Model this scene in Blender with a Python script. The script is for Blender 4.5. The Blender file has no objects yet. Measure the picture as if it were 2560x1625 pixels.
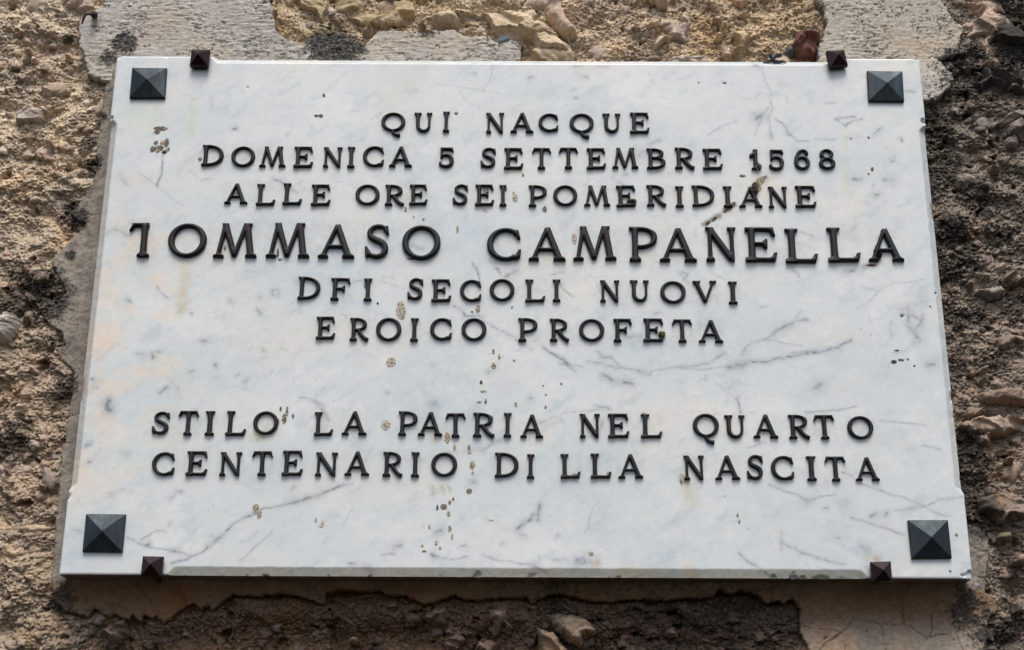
import bpy, math, random
import numpy as np
from mathutils import Vector, Matrix

random.seed(7)
RNG = np.random.default_rng(11)
S = bpy.context.scene
COL = S.collection

# ------------------------------------------------------------------ camera, sky, sun, exposure
FPX = 3700.0                                    # focal length in pixels of the 2560 px wide photograph
ELEV, ROLL, YAW = math.radians(20.34), math.radians(0.32), math.radians(-0.24)
CAM = np.array([0.0018, -1.9372, -0.7556])
SLAB_W, SLAB_H = 1.2, 0.7792
_f = np.array([math.sin(YAW)*math.cos(ELEV), math.cos(YAW)*math.cos(ELEV), math.sin(ELEV)])
_r = np.cross(_f, [0, 0, 1.0]); _r /= np.linalg.norm(_r); _u = np.cross(_r, _f)
RIGHT = math.cos(ROLL)*_r + math.sin(ROLL)*_u
UP = -math.sin(ROLL)*_r + math.cos(ROLL)*_u
FWD = _f
cd = bpy.data.cameras.new('camera')
cam = bpy.data.objects.new('camera', cd); COL.objects.link(cam)
cd.sensor_width = 36.0; cd.lens = FPX/2560*36.0
cd.clip_start = 0.05; cd.clip_end = 200
cam.matrix_world = Matrix([[RIGHT[i], UP[i], -FWD[i], CAM[i]] for i in range(3)] + [[0, 0, 0, 1]])
S.camera = cam

SUN_EL, SUN_AZ = 58.0, 5.0                      # degrees; azimuth from straight in front of the wall, + to the right
w = bpy.data.worlds.new("World"); S.world = w; w.use_nodes = True
nt = w.node_tree; nt.nodes.clear()
sky = nt.nodes.new('ShaderNodeTexSky'); sky.sky_type = 'NISHITA'; sky.sun_disc = False
sky.sun_elevation = math.radians(SUN_EL); sky.sun_rotation = math.radians(180 - SUN_AZ)
sky.air_density = 0.9; sky.dust_density = 4.0; sky.ozone_density = 0.6; sky.altitude = 300
bg = nt.nodes.new('ShaderNodeBackground'); bg.inputs['Strength'].default_value = 0.11
out = nt.nodes.new('ShaderNodeOutputWorld')
nt.links.new(sky.outputs[0], bg.inputs[0]); nt.links.new(bg.outputs[0], out.inputs[0])
sd = bpy.data.lights.new('sun', 'SUN'); sd.energy = 1.5; sd.angle = math.radians(28); sd.color = (1.0, 0.97, 0.90)
so = bpy.data.objects.new('sun', sd); COL.objects.link(so)
sdir = Vector((math.sin(math.radians(SUN_AZ))*math.cos(math.radians(SUN_EL)),
               -math.cos(math.radians(SUN_AZ))*math.cos(math.radians(SUN_EL)), math.sin(math.radians(SUN_EL))))
so.rotation_euler = sdir.to_track_quat('Z', 'Y').to_euler(); so.location = sdir*6
vs = S.view_settings
S.display_settings.display_device = 'sRGB'
vs.view_transform = 'Standard'; vs.look = 'None'; vs.exposure = 0.58; vs.gamma = 1.0; vs.use_curve_mapping = False

# ------------------------------------------------------------------ where a point of the photograph lies on the plane y
def at(px, py, y=0.0):
    px = np.asarray(px, float); py = np.asarray(py, float)
    d = FWD + ((px-1280)/FPX)[..., None]*RIGHT + ((812.5-py)/FPX)[..., None]*UP
    t = (y - CAM[1])/d[..., 1]
    return CAM[0] + t*d[..., 0], CAM[2] + t*d[..., 2]

ZS = 860/2408
TILE = {1: (0, 0), 2: (850, 0), 3: (1700, 0), 4: (0, 540), 5: (850, 540), 6: (1700, 540), 7: (0, 1080), 8: (850, 1080), 9: (1700, 1080)}
def tp(t, pts, y=0.0):                          # points measured on an enlarged tile of the photograph -> (n,2) x,z
    p = np.array(pts, float).reshape(-1, 2)*ZS + TILE[t]
    x, z = at(p[:, 0], p[:, 1], y)
    return np.stack([x, z], 1)

# ------------------------------------------------------------------ noise
def _h(ix, iy, seed):
    n = (ix.astype(np.int64)*374761393 + iy.astype(np.int64)*668265263 + seed*1442695041) & 0xffffffff
    n = ((n ^ (n >> 13))*1274126177) & 0xffffffff
    n = ((n ^ (n >> 16))*2246822519) & 0xffffffff
    return ((n ^ (n >> 15)) & 0xffffff)/float(0x1000000)
def perlin(x, y, seed=0):
    ix = np.floor(x); iy = np.floor(y); fx = x-ix; fy = y-iy
    ux = fx*fx*fx*(fx*(fx*6-15)+10); uy = fy*fy*fy*(fy*(fy*6-15)+10)
    def g(a, b):
        t = _h(ix+a, iy+b, seed)*2*math.pi
        return np.cos(t)*(fx-a) + np.sin(t)*(fy-b)
    return ((g(0, 0)*(1-ux)+g(1, 0)*ux)*(1-uy) + (g(0, 1)*(1-ux)+g(1, 1)*ux)*uy)*1.45
def fbm(x, y, seed=0, octv=4, gain=0.5, lac=2.03):
    s = 0.0; a = 1.0; n = 0.0
    for o in range(octv):
        s = s + a*perlin(x, y, seed+o*17); n += a; a *= gain; x = x*lac+3.1; y = y*lac+1.7
    return s/n
def billow(x, y, seed=0, octv=4, gain=0.5):
    s = 0.0; a = 1.0; n = 0.0
    for o in range(octv):
        s = s + a*np.abs(perlin(x, y, seed+o*17)); n += a; a *= gain; x = x*2.1+2.2; y = y*2.1+5.3
    return s/n
def worley(x, y, seed=0):
    ix = np.floor(x); iy = np.floor(y)
    f1 = np.full(x.shape, 9.0); f2 = np.full(x.shape, 9.0); cid = np.zeros(x.shape)
    for a in (-1, 0, 1):
        for b in (-1, 0, 1):
            cx = ix+a; cy = iy+b
            d = np.hypot(cx+_h(cx, cy, seed)-x, cy+_h(cx, cy, seed+5)-y)
            c = _h(cx, cy, seed+9)
            m = d < f1
            f2 = np.where(m, f1, np.minimum(f2, d)); cid = np.where(m, c, cid); f1 = np.where(m, d, f1)
    return f1, f2, cid
def sstep(a, b, x):
    t = np.clip((x-a)/(b-a), 0, 1); return t*t*(3-2*t)
def mix(a, b, t):
    t = np.asarray(t)[..., None]; return np.asarray(a)*(1-t) + np.asarray(b)*t

def seg_dist(P, A, B):
    d = B-A; L = (d*d).sum() + 1e-18
    t = np.clip(((P-A)@d)/L, 0, 1)
    return np.linalg.norm(P-(A+t[:, None]*d), axis=1), t
def poly_sdf(x, z, poly):                       # > 0 inside
    P = np.stack([x.ravel(), z.ravel()], 1); n = len(poly)
    d = np.full(len(P), 9.0); ins = np.zeros(len(P), bool)
    for i in range(n):
        A = poly[i]; B = poly[(i+1) % n]
        d = np.minimum(d, seg_dist(P, A, B)[0])
        c = (A[1] > P[:, 1]) != (B[1] > P[:, 1])
        with np.errstate(divide='ignore', invalid='ignore'):
            xi = (B[0]-A[0])*(P[:, 1]-A[1])/(B[1]-A[1]) + A[0]
        ins ^= c & (P[:, 0] < xi)
    return np.where(ins, d, -d).reshape(x.shape)
def line_field(x, z, pts):                      # distance to a polyline, only near it
    d = np.full(x.shape, 9.0)
    P = np.stack([x, z], 1)
    for a, b in zip(pts[:-1], pts[1:]):
        d = np.minimum(d, seg_dist(P, a, b)[0])
    return d

# ------------------------------------------------------------------ meshes
def mesh_obj(name, V, F, mat, parent=None, color=None, smooth=True):
    me = bpy.data.meshes.new(name)
    V = np.ascontiguousarray(V, np.float32)
    if isinstance(F, np.ndarray):
        k = F.shape[1]; nf = len(F); idx = F.ravel()
        starts = np.arange(0, nf*k, k); tot = np.full(nf, k)
    else:
        tot = np.array([len(f) for f in F]); starts = np.concatenate([[0], np.cumsum(tot)[:-1]]); idx = np.concatenate([np.array(f) for f in F]); nf = len(F)
    me.vertices.add(len(V)); me.vertices.foreach_set('co', V.ravel())
    me.loops.add(len(idx)); me.loops.foreach_set('vertex_index', idx.astype(np.int32))
    me.polygons.add(nf); me.polygons.foreach_set('loop_start', starts.astype(np.int32)); me.polygons.foreach_set('loop_total', tot.astype(np.int32))
    me.polygons.foreach_set('use_smooth', np.full(nf, smooth))
    if color is not None:
        ca = me.attributes.new('tone', 'FLOAT_COLOR', 'POINT')
        c4 = np.ones((len(V), 4), np.float32); c4[:, :3] = color
        ca.data.foreach_set('color', c4.ravel())
    me.update(calc_edges=True); me.validate()
    me.materials.append(mat)
    o = bpy.data.objects.new(name, me); COL.objects.link(o)
    if parent: o.parent = parent
    return o
def grid_faces(nx, nz, keep=None):              # vertex index = j*nx + i ; front faces -y
    i, j = np.meshgrid(np.arange(nx-1), np.arange(nz-1))
    a = (j*nx+i)
    F = np.stack([a, a+1, a+nx+1, a+nx], -1).reshape(-1, 4)
    if keep is not None: F = F[keep.ravel()]
    return F
def add_skirt(V, F, back, C=None):              # extrude the open boundary of a quad sheet to y = back
    E = np.concatenate([F[:, [k, (k+1) % 4]] for k in range(4)])
    key = np.minimum(E[:, 0], E[:, 1]).astype(np.int64)*len(V) + np.maximum(E[:, 0], E[:, 1])
    u, inv, cnt = np.unique(key, return_inverse=True, return_counts=True)
    B = E[cnt[inv] == 1]
    bv = np.unique(B); mp = np.full(len(V), -1); mp[bv] = len(V) + np.arange(len(bv))
    W = V[bv].copy(); W[:, 1] = back if np.isscalar(back) else back[bv]
    # the front rim is doubled so that the skirt shades as its own surface
    rim = V[bv].copy(); mr = np.full(len(V), -1); mr[bv] = len(V) + len(bv) + np.arange(len(bv))
    SF = np.stack([mr[B[:, 0]], mp[B[:, 0]], mp[B[:, 1]], mr[B[:, 1]]], 1)
    V2 = np.concatenate([V, W, rim]); F2 = np.concatenate([F, SF])
    C2 = None if C is None else np.concatenate([C, C[bv], C[bv]])
    return V2, F2, C2
def compact(V, F, C=None):
    u, inv = np.unique(F, return_inverse=True)
    return V[u], inv.reshape(F.shape), (None if C is None else C[u])

def empty(name, loc=(0, 0, 0)):
    o = bpy.data.objects.new(name, None); o.location = loc; o.empty_display_size = 0.05; COL.objects.link(o); return o
def tag(o, label, cat, group=None):
    o['label'] = label; o['category'] = cat
    if group: o['group'] = group

# ------------------------------------------------------------------ materials
def new_mat(name):
    m = bpy.data.materials.new(name); m.use_nodes = True
    n = m.node_tree; b = n.nodes['Principled BSDF']; return m, n, b
def node(n, t, **kw):
    x = n.nodes.new(t)
    for k, v in kw.items(): setattr(x, k, v)
    return x
def mat_tone(name, rough, bump_scale=0, bump=0, spec=0.3, var=0.18, vscale=220.0, dist=0.001):
    m, n, b = new_mat(name)
    a = node(n, 'ShaderNodeAttribute', attribute_name='tone')
    tc = node(n, 'ShaderNodeTexCoord')
    nz = node(n, 'ShaderNodeTexNoise'); nz.inputs['Scale'].default_value = vscale; nz.inputs['Detail'].default_value = 5
    n.links.new(tc.outputs['Object'], nz.inputs['Vector'])
    mr = node(n, 'ShaderNodeMapRange'); mr.inputs[1].default_value = 0.3; mr.inputs[2].default_value = 0.7
    mr.inputs[3].default_value = 1-var; mr.inputs[4].default_value = 1+var
    n.links.new(nz.outputs[0], mr.inputs[0])
    vm = node(n, 'ShaderNodeVectorMath', operation='SCALE')
    n.links.new(a.outputs['Color'], vm.inputs[0]); n.links.new(mr.outputs[0], vm.inputs['Scale'])
    n.links.new(vm.outputs[0], b.inputs['Base Color'])
    b.inputs['Roughness'].default_value = rough; b.inputs['Specular IOR Level'].default_value = spec
    if bump:
        n2 = node(n, 'ShaderNodeTexNoise'); n2.inputs['Scale'].default_value = bump_scale; n2.inputs['Detail'].default_value = 6; n2.inputs['Roughness'].default_value = 0.65
        n.links.new(tc.outputs['Object'], n2.inputs['Vector'])
        bp = node(n, 'ShaderNodeBump'); bp.inputs['Strength'].default_value = bump; bp.inputs['Distance'].default_value = dist
        n.links.new(n2.outputs[0], bp.inputs['Height']); n.links.new(bp.outputs[0], b.inputs['Normal'])
    return m
M_WALL = mat_tone('rubble_mortar', 0.95, 420, 0.8, 0.15, 0.25, 260, 0.003)
M_PLASTER = mat_tone('lime_plaster', 0.92, 300, 0.5, 0.15, 0.14, 180, 0.0015)
M_STONE = mat_tone('field_stone', 0.85, 160, 0.5, 0.25, 0.14, 120, 0.002)
M_MUD = mat_tone('dried_mud', 0.95, 900, 0.6, 0.1, 0.25, 500, 0.001)
M_MARBLE = mat_tone('veined_marble', 0.34, 60, 0.05, 0.5, 0.02, 90, 0.001)

def mat_bronze(name, base, tint, rough, metal, tint_amt):
    m, n, b = new_mat(name)
    geo = node(n, 'ShaderNodeNewGeometry')
    oi = node(n, 'ShaderNodeObjectInfo')
    nz = node(n, 'ShaderNodeTexNoise'); nz.inputs['Scale'].default_value = 55; nz.inputs['Detail'].default_value = 5
    mp = node(n, 'ShaderNodeMapping'); mp.inputs['Scale'].default_value = (1, 1, .35); n.links.new(geo.outputs['Position'], mp.inputs['Vector'])
    n.links.new(mp.outputs[0], nz.inputs['Vector'])
    mr = node(n, 'ShaderNodeMapRange'); mr.inputs[1].default_value = 0.45; mr.inputs[2].default_value = 0.78; mr.inputs[4].default_value = tint_amt
    n.links.new(nz.outputs[0], mr.inputs[0])
    mx = node(n, 'ShaderNodeMix', data_type='RGBA')
    mx.inputs[6].default_value = (*base, 1); mx.inputs[7].default_value = (*tint, 1)
    n.links.new(mr.outputs[0], mx.inputs[0])
    sc = node(n, 'ShaderNodeMapRange'); sc.inputs[3].default_value = 0.8; sc.inputs[4].default_value = 1.25
    n.links.new(oi.outputs['Random'], sc.inputs[0])
    vm = node(n, 'ShaderNodeVectorMath', operation='SCALE')
    n.links.new(mx.outputs[2], vm.inputs[0]); n.links.new(sc.outputs[0], vm.inputs['Scale'])
    n.links.new(vm.outputs[0], b.inputs['Base Color'])
    n3 = node(n, 'ShaderNodeTexNoise'); n3.inputs['Scale'].default_value = 200; n3.inputs['Detail'].default_value = 4
    n.links.new(mp.outputs[0], n3.inputs['Vector'])
    r = node(n, 'ShaderNodeMapRange'); r.inputs[3].default_value = rough-0.16; r.inputs[4].default_value = rough+0.22
    n.links.new(n3.outputs[0], r.inputs[0]); n.links.new(r.outputs[0], b.inputs['Roughness'])
    bp = node(n, 'ShaderNodeBump'); bp.inputs['Strength'].default_value = 0.5; bp.inputs['Distance'].default_value = 0.0007
    n.links.new(n3.outputs[0], bp.inputs['Height']); n.links.new(bp.outputs[0], b.inputs['Normal'])
    b.inputs['Metallic'].default_value = metal; b.inputs['Specular IOR Level'].default_value = 0.4
    return m
M_BRONZE = mat_bronze('dark_bronze', (0.0125, 0.0092, 0.0096), (0.010, 0.022, 0.030), 0.48, 0.2, 0.75)
M_STUD = mat_bronze('stud_bronze', (0.040, 0.050, 0.057), (0.085, 0.105, 0.115), 0.44, 0.8, 0.85)
M_IRON = mat_bronze('painted_iron', (0.013, 0.0018, 0.0022), (0.032, 0.004, 0.004), 0.45, 0.1, 0.8)
M_NAIL = mat_bronze('rusty_iron', (0.030, 0.014, 0.014), (0.06, 0.025, 0.015), 0.6, 0.3, 0.8)

# ------------------------------------------------------------------ the wall
Y_WALL = 0.066
SX, SZ = SLAB_W/2, SLAB_H/2
def slab_dist(x, z):                            # distance outside the slab's outline
    return np.hypot(np.maximum(np.abs(x)-SX, 0), np.maximum(np.abs(z)-SZ, 0))

# plaster: outlines read off the photograph
PL = {}
PL['left_top'] = [tp(1, [(735, -120), (735, 0), (700, 60), (640, 90), (560, 150), (545, 200), (560, 260), (545, 330), (590, 370), (605, 540), (700, 560), (760, 585), (1100, 620), (2700, 600)], Y_WALL-.012),
                  tp(2, [(1240, 600), (1270, 410), (1285, 320), (1240, 290), (1100, 290), (1000, 250), (870, 250), (800, 215), (520, 230), (380, 215), (280, 220), (150, 330), (60, 270), (0, 240)], Y_WALL-.012),
                  tp(1, [(2230, 250), (2130, 310), (2050, 300), (2000, 270), (1940, 200), (1920, 80), (1900, 0), (1900, -120)], Y_WALL-.012)]
PL['right_top'] = [tp(3, [(945, -120), (945, 0), (1000, 60), (1020, 150), (1000, 240), (965, 330), (955, 600), (1670, 600), (1760, 420), (1950, 405), (1955, 330), (1985, 200), (1900, 110), (1840, 20), (1830, -120)], Y_WALL-.012)]
PL['right_corner'] = [tp(3, [(1500, 430), (1790, 420), (1840, 480), (1910, 540), (1905, 600), (1830, 690), (1725, 725), (1500, 760)], Y_WALL-.010)]
PL['collar'] = [tp(1, [(760, 420), (735, 570), (715, 800), (690, 940), (670, 1090), (690, 1150), (650, 1300), (570, 1400), (480, 1500)], Y_WALL-.006),
                tp(4, [(600, 60), (480, 180), (350, 310), (400, 420), (460, 530), (400, 600), (395, 640), (285, 690), (330, 750), (440, 830), (450, 900), (410, 1000), (500, 1065), (520, 1110), (510, 1250), (490, 1330), (470, 1500)], Y_WALL-.006),
                tp(7, [(455, 80), (415, 175), (440, 190), (420, 330), (400, 600), (370, 950), (372, 1150), (390, 1200), (450, 1250), (540, 1280), (615, 1300), (660, 1245), (690, 1268), (780, 1300), (800, 1280), (895, 1320), (930, 1285), (985, 1342), (1010, 1280), (1060, 1312), (1090, 1288), (1150, 1338), (1250, 1270), (1360, 1200), (1400, 1250), (1470, 1220), (1475, 1268), (1560, 1200), (1640, 1150), (1800, 1162), (1980, 1140), (2100, 1160), (2280, 1215), (2290, 1140), (2370, 1125)], Y_WALL-.006),
                tp(8, [(60, 1118), (120, 1130), (290, 1125), (340, 1160), (420, 1150), (600, 1215), (720, 1185), (800, 1155), (880, 1190), (1020, 1180), (1300, 1165), (1330, 1210), (1440, 1165), (1550, 1150), (1640, 1165), (1740, 1195), (1870, 1200), (2060, 1185), (2280, 1190), (2400, 1175)], Y_WALL-.006),
                tp(9, [(60, 1178), (240, 1165), (260, 1120), (340, 1150), (420, 1120), (520, 1150), (600, 1210), (680, 1195), (730, 1210), (780, 1170), (830, 1250), (840, 1400), (905, 1526), (960, 1700), (2150, 1700), (2150, 1330), (2230, 1250), (2230, 1180), (2140, 1130), (2150, 950), (2170, 850), (2160, 740), (2100, 680), (2010, 660), (1700, 400), (1500, 200)], Y_WALL-.006),
                np.array([[SX-.06, -SZ+.08], [-SX+.06, -SZ+.08], [-SX+.06, SZ-.03]])]
PL = {k: np.concatenate(v) for k, v in PL.items()}

# embedded stones: (kind, tile, outline, albedo, bulge, roughness of the face)
CREAM = (.50, .38, .24); PALE = (.52, .43, .36); GREYST = (.13, .125, .125)
STONES = [
 (2, [(640, 80), (720, 60), (850, 50), (970, 90), (1090, 35), (1250, 60), (1370, 55), (1395, 120), (1500, 240), (1620, 310), (1650, 390), (1620, 470), (1200, 480), (1290, 320), (1100, 280), (1000, 190), (900, 150), (700, 180), (640, 130)], (.60, .48, .33), .022, 1.5),
 (2, [(1410, -40), (1545, -40), (1600, 130), (1672, 230), (1600, 277), (1535, 230), (1440, 100)], (.56, .43, .33), .026, .9),
 (2, [(1700, 185), (1755, 200), (1795, 310), (1875, 338), (1800, 355), (1735, 260)], (.55, .43, .32), .016, .6),
 (1, [(1930, -60), (2420, -60), (2440, 200), (2300, 235), (2120, 250), (2000, 215), (1960, 140)], (.50, .39, .235), .000, 1.5),
 (2, [(-30, -60), (500, -60), (520, 120), (300, 150), (100, 120), (-30, 60)], (.50, .39, .24), .004, 1.5),
 (3, [(-110, 270), (-40, 130), (20, 85), (65, 105), (80, 160), (45, 230), (40, 300), (-20, 310)], (.50, .40, .33), .018, .8),
 (3, [(105, 238), (125, 224), (160, 228), (240, 288), (246, 312), (170, 292)], (.10, .10, .10), .012, .2),
 (3, [(-110, 440), (-60, 390), (60, 362), (180, 368), (270, 400), (290, 460), (-80, 480)], (.46, .39, .33), .018, .5),
 (3, [(795, 300), (828, 226), (960, 225), (985, 290), (955, 380), (860, 392), (795, 345)], (.24, .115, .085), .022, 1.0),
 (3, [(735, 345), (790, 300), (805, 370), (745, 395)], (.12, .14, .16), .014, .6),
 (3, [(868, 190), (910, 182), (965, 190), (960, 222), (875, 220)], (.15, .17, .18), .014, .5),
 (3, [(78, 57), (108, 40), (145, 55), (120, 76)], (.60, .53, .44), .010, .2),
 (3, [(1830, -60), (2240, -60), (2310, 100), (2335, 200), (2240, 280), (2230, 450), (2085, 455), (2060, 330), (2010, 385), (1965, 370), (2005, 210), (1910, 110)], (.54, .40, .31), .016, 1.3),
 (3, [(2020, 832), (2120, 798), (2250, 788), (2420, 775), (2430, 840), (2240, 885), (2100, 892)], (.30, .25, .22), .018, .9),
 (3, [(1925, 1225), (2000, 1170), (2112, 1222), (2090, 1292), (1960, 1300)], (.33, .28, .22), .016, .8),
 (4, [(-60, 720), (20, 670), (60, 655), (110, 690), (132, 750), (95, 830), (40, 890), (-60, 900)], (.56, .48, .42), .030, .5),
 (7, [(108, 662), (170, 625), (270, 620), (332, 660), (280, 702), (135, 704)], (.44, .34, .23), .012, .4),
 (1, [(420, -60), (640, -60), (650, 30), (560, 70), (440, 40)], (.50, .40, .32), .016, .7),
 (1, [(110, 760), (210, 730), (300, 770), (280, 860), (180, 900), (110, 850)], (.52, .44, .36), .012, 1.2),
 (1, [(250, 560), (330, 545), (470, 555), (480, 620), (420, 660), (290, 640)], (.42, .33, .24), .008, .7),
 (8, [(585, 1290), (640, 1250), (745, 1218), (772, 1285), (720, 1345), (610, 1330)], (.24, .17, .12), .024, .6),
 (8, [(1050, 1240), (1180, 1228), (1172, 1300), (1112, 1390), (1050, 1305)], (.33, .24, .17), .026, .5),
 (8, [(1440, 1262), (1560, 1250), (1750, 1312), (1812, 1400), (1700, 1432), (1680, 1492), (1580, 1440), (1480, 1340)], (.33, .25, .17), .026, 1.0),
 (8, [(1380, 1370), (1500, 1400), (1592, 1526), (1600, 1640), (1420, 1640), (1400, 1500)], (.30, .22, .15), .022, 1.0),
 (8, [(440, 1240), (560, 1260), (580, 1330), (470, 1340)], (.20, .145, .10), .018, .8),
 (7, [(700, 1380), (860, 1310), (880, 1400), (790, 1480)], (.20, .15, .11), .022, .8),
 (6, [(2222, 342), (2270, 305), (2302, 330), (2245, 392)], (.36, .29, .22), .014, .3),
 (6, [(2108, 402), (2150, 374), (2192, 410), (2150, 432)], (.30, .26, .23), .012, .3),
 (6, [(1985, 432), (2010, 418), (2042, 432), (2010, 450)], (.16, .17, .19), .010, .2),
 (6, [(2090, 520), (2250, 490), (2280, 540), (2180, 570)], (.30, .26, .22), .014, 1.0),
 (6, [(1910, 1240), (2200, 1220), (2420, 1180), (2430, 1300), (2180, 1290), (1930, 1310)], (.26, .185, .14), .016, 1.2),
 (9, [(2060, 10), (2170, -10), (2192, 70), (2110, 92)], (.42, .32, .24), .020, .5),
 (9, [(2090, 430), (2250, 400), (2430, 440), (2430, 620), (2240, 650), (2110, 560)], (.30, .23, .18), .020, 1.3),
 (6, [(1960, 1460), (2100, 1400), (2420, 1380), (2430, 1500), (2080, 1530)], (.38, .29, .22), .022, 1.1),
 (3, [(1990, 455), (2200, 470), (2420, 430), (2430, 640), (2220, 660), (2050, 600)], (.11, .10, .09), .016, 1.3),
 (3, [(2180, 200), (2420, 180), (2430, 400), (2260, 440)], (.08, .075, .07), .022, 1.2),
]
STONES = [(tp(t, p, Y_WALL-.012), c, b, r) for t, p, c, b, r in STONES]
def loose_stones():                             # broken rubble showing through the mortar: angular, each its own outline
    rg = np.random.default_rng(23); res = []
    zones = [(2, 1750, 2400, -40, 380, 6, (.56, .44, .31)), (3, 130, 720, -40, 380, 9, (.54, .41, .27)), (2, 40, 640, 170, 230, 2, (.58, .46, .33)), (3, 1960, 2400, 480, 1450, 7, (.27, .22, .185)),
             (6, 1960, 2400, 20, 1480, 13, (.31, .25, .20)), (9, 2180, 2400, 120, 1480, 9, (.35, .275, .21)), (1, 20, 560, 150, 1480, 8, (.60, .49, .37)), (4, 20, 340, 60, 1450, 9, (.50, .40, .30)), (7, 20, 350, 60, 1480, 8, (.44, .345, .26)), (8, 80, 1400, 1290, 1500, 5, (.25, .18, .12)), (8, 1850, 2380, 1300, 1500, 3, (.18, .13, .09))]
    for t, x0, x1, y0, y1, n, c in zones:
        for k in range(n):
            px, py = rg.uniform(x0, x1), rg.uniform(y0, y1); r = rg.uniform(28, 85); m = rg.integers(5, 8)
            an = np.sort(rg.uniform(0, 6.283, m)+np.arange(m)*.01); an = (np.arange(m)+rg.uniform(-.3, .3, m))*6.283/m
            rr = r*rg.uniform(.65, 1.1, m); el = rg.uniform(.5, .9); th = rg.uniform(-.7, .7)
            u, v = rr*np.cos(an), rr*np.sin(an)*el
            P = np.stack([px+u*math.cos(th)-v*math.sin(th), py+u*math.sin(th)+v*math.cos(th)], 1)
            q = tp(t, P, Y_WALL-.01)
            if slab_dist(q[:, 0], q[:, 1]).min() < .03 and t not in (2, 3): continue
            res.append((q, tuple(np.array(c)*rg.uniform(.75, 1.2)*np.array([1, rg.uniform(.94, 1.03), rg.uniform(.88, 1.1)])), rg.uniform(.008, .020), rg.uniform(.86, 1.4)))
    return res
STONES += loose_stones()

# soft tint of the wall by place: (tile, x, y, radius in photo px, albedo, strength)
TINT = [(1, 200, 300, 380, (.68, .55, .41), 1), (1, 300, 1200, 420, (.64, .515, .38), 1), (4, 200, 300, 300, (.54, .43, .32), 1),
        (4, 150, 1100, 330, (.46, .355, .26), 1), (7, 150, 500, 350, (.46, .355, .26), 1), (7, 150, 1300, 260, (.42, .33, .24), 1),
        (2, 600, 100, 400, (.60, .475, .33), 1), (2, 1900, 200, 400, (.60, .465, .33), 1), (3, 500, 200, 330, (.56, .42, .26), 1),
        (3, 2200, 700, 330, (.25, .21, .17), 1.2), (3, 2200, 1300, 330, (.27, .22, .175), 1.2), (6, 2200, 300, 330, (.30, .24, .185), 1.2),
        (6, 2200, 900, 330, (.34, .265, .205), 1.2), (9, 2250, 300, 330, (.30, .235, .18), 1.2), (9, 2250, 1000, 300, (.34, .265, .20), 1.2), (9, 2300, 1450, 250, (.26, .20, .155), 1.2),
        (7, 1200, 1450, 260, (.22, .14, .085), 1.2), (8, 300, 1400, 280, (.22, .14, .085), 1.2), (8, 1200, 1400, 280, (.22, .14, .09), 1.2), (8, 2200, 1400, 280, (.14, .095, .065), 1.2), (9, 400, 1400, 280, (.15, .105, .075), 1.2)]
# black lichen: (tile, x, y, radius px, strength)
LICH = [(1, 890, 340, 32, 1.2), (2, -60, 350, 60, 1.3), (2, 60, 380, 45, 1.2), (2, 620, 262, 24, .8), (3, 2330, 100, 60, 1.1), (3, 2350, 320, 70, 1.1), (3, 2050, 370, 35, .9),
        (3, 1900, 430, 34, .9), (3, 1980, 560, 110, .7), (3, 2300, 900, 150, .5), (6, 2300, 150, 80, .7), (6, 2050, 700, 60, .7), (9, 2350, 900, 90, .6), (3, 2100, 1400, 70, .75), (6, 1980, 250, 60, .8), (6, 2330, 650, 50, .7), (6, 2200, 1020, 70, .6), (9, 2330, 1250, 60, .7), (3, 1800, 900, 70, .8), (3, 1800, 1200, 70, .9), (3, 2250, 1200, 120, .45), (6, 1860, 120, 60, 1), (6, 1880, 400, 55, .9), (6, 1900, 700, 55, .8),
        (6, 2150, 500, 150, .3), (6, 1950, 1000, 80, .6), (9, 2000, 150, 60, 1), (9, 2050, 400, 50, 1.2), (9, 2060, 590, 50, 1.2), (9, 2000, 1250, 60, .8), (9, 2190, 1420, 60, .9), (8, 2200, 1350, 220, .5), (8, 2300, 1480, 160, .45),
        (9, 300, 1400, 200, .5), (8, 1500, 1200, 80, .6), (7, 600, 1400, 90, .5), (7, 2200, 1250, 110, .45), (1, 620, 1000, 22, 1.1), (1, 665, 1170, 26, 1.2), (1, 790, 440, 26, 1), (1, 720, 850, 18, 1.0), (1, 480, 1490, 30, 1), (4, 540, 30, 34, .9), (4, 500, 280, 14, 1), (4, 250, 560, 90, .95), (4, 80, 610, 70, .95), (4, 380, 620, 50, .9), (1, 480, 280, 14, 1), (1, 120, 620, 60, .5), (7, 60, 60, 80, .7), (4, 390, 880, 34, .7), (4, 470, 1200, 40, .9), (7, 100, 150, 60, .6), (7, 440, 1190, 40, .9)]
def place(t, x, y, yy): return tp(t, [(x, y)], yy)[0]
PXM = 1.0/1950                                   # metres per photo pixel, about
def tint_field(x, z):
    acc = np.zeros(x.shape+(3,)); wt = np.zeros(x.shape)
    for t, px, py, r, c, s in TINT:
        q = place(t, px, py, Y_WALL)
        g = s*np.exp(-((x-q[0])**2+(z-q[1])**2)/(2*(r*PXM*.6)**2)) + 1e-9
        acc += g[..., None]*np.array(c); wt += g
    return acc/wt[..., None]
def lichen_field(x, z, seed=71):
    g = np.zeros(x.shape)
    for t, px, py, r, s in LICH:
        q = place(t, px, py, Y_WALL)
        g = np.maximum(g, s*np.exp(-((x-q[0])**2+(z-q[1])**2)/(2*(r*PXM)**2)))
    n = fbm(x*70, z*70, seed, 4, .6)
    n2 = fbm(x*240, z*240, seed+4, 3, .7)
    return sstep(.42, .70, g + n*.60 + n2*.55)*np.clip(g*1.6, 0, 1)

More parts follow.
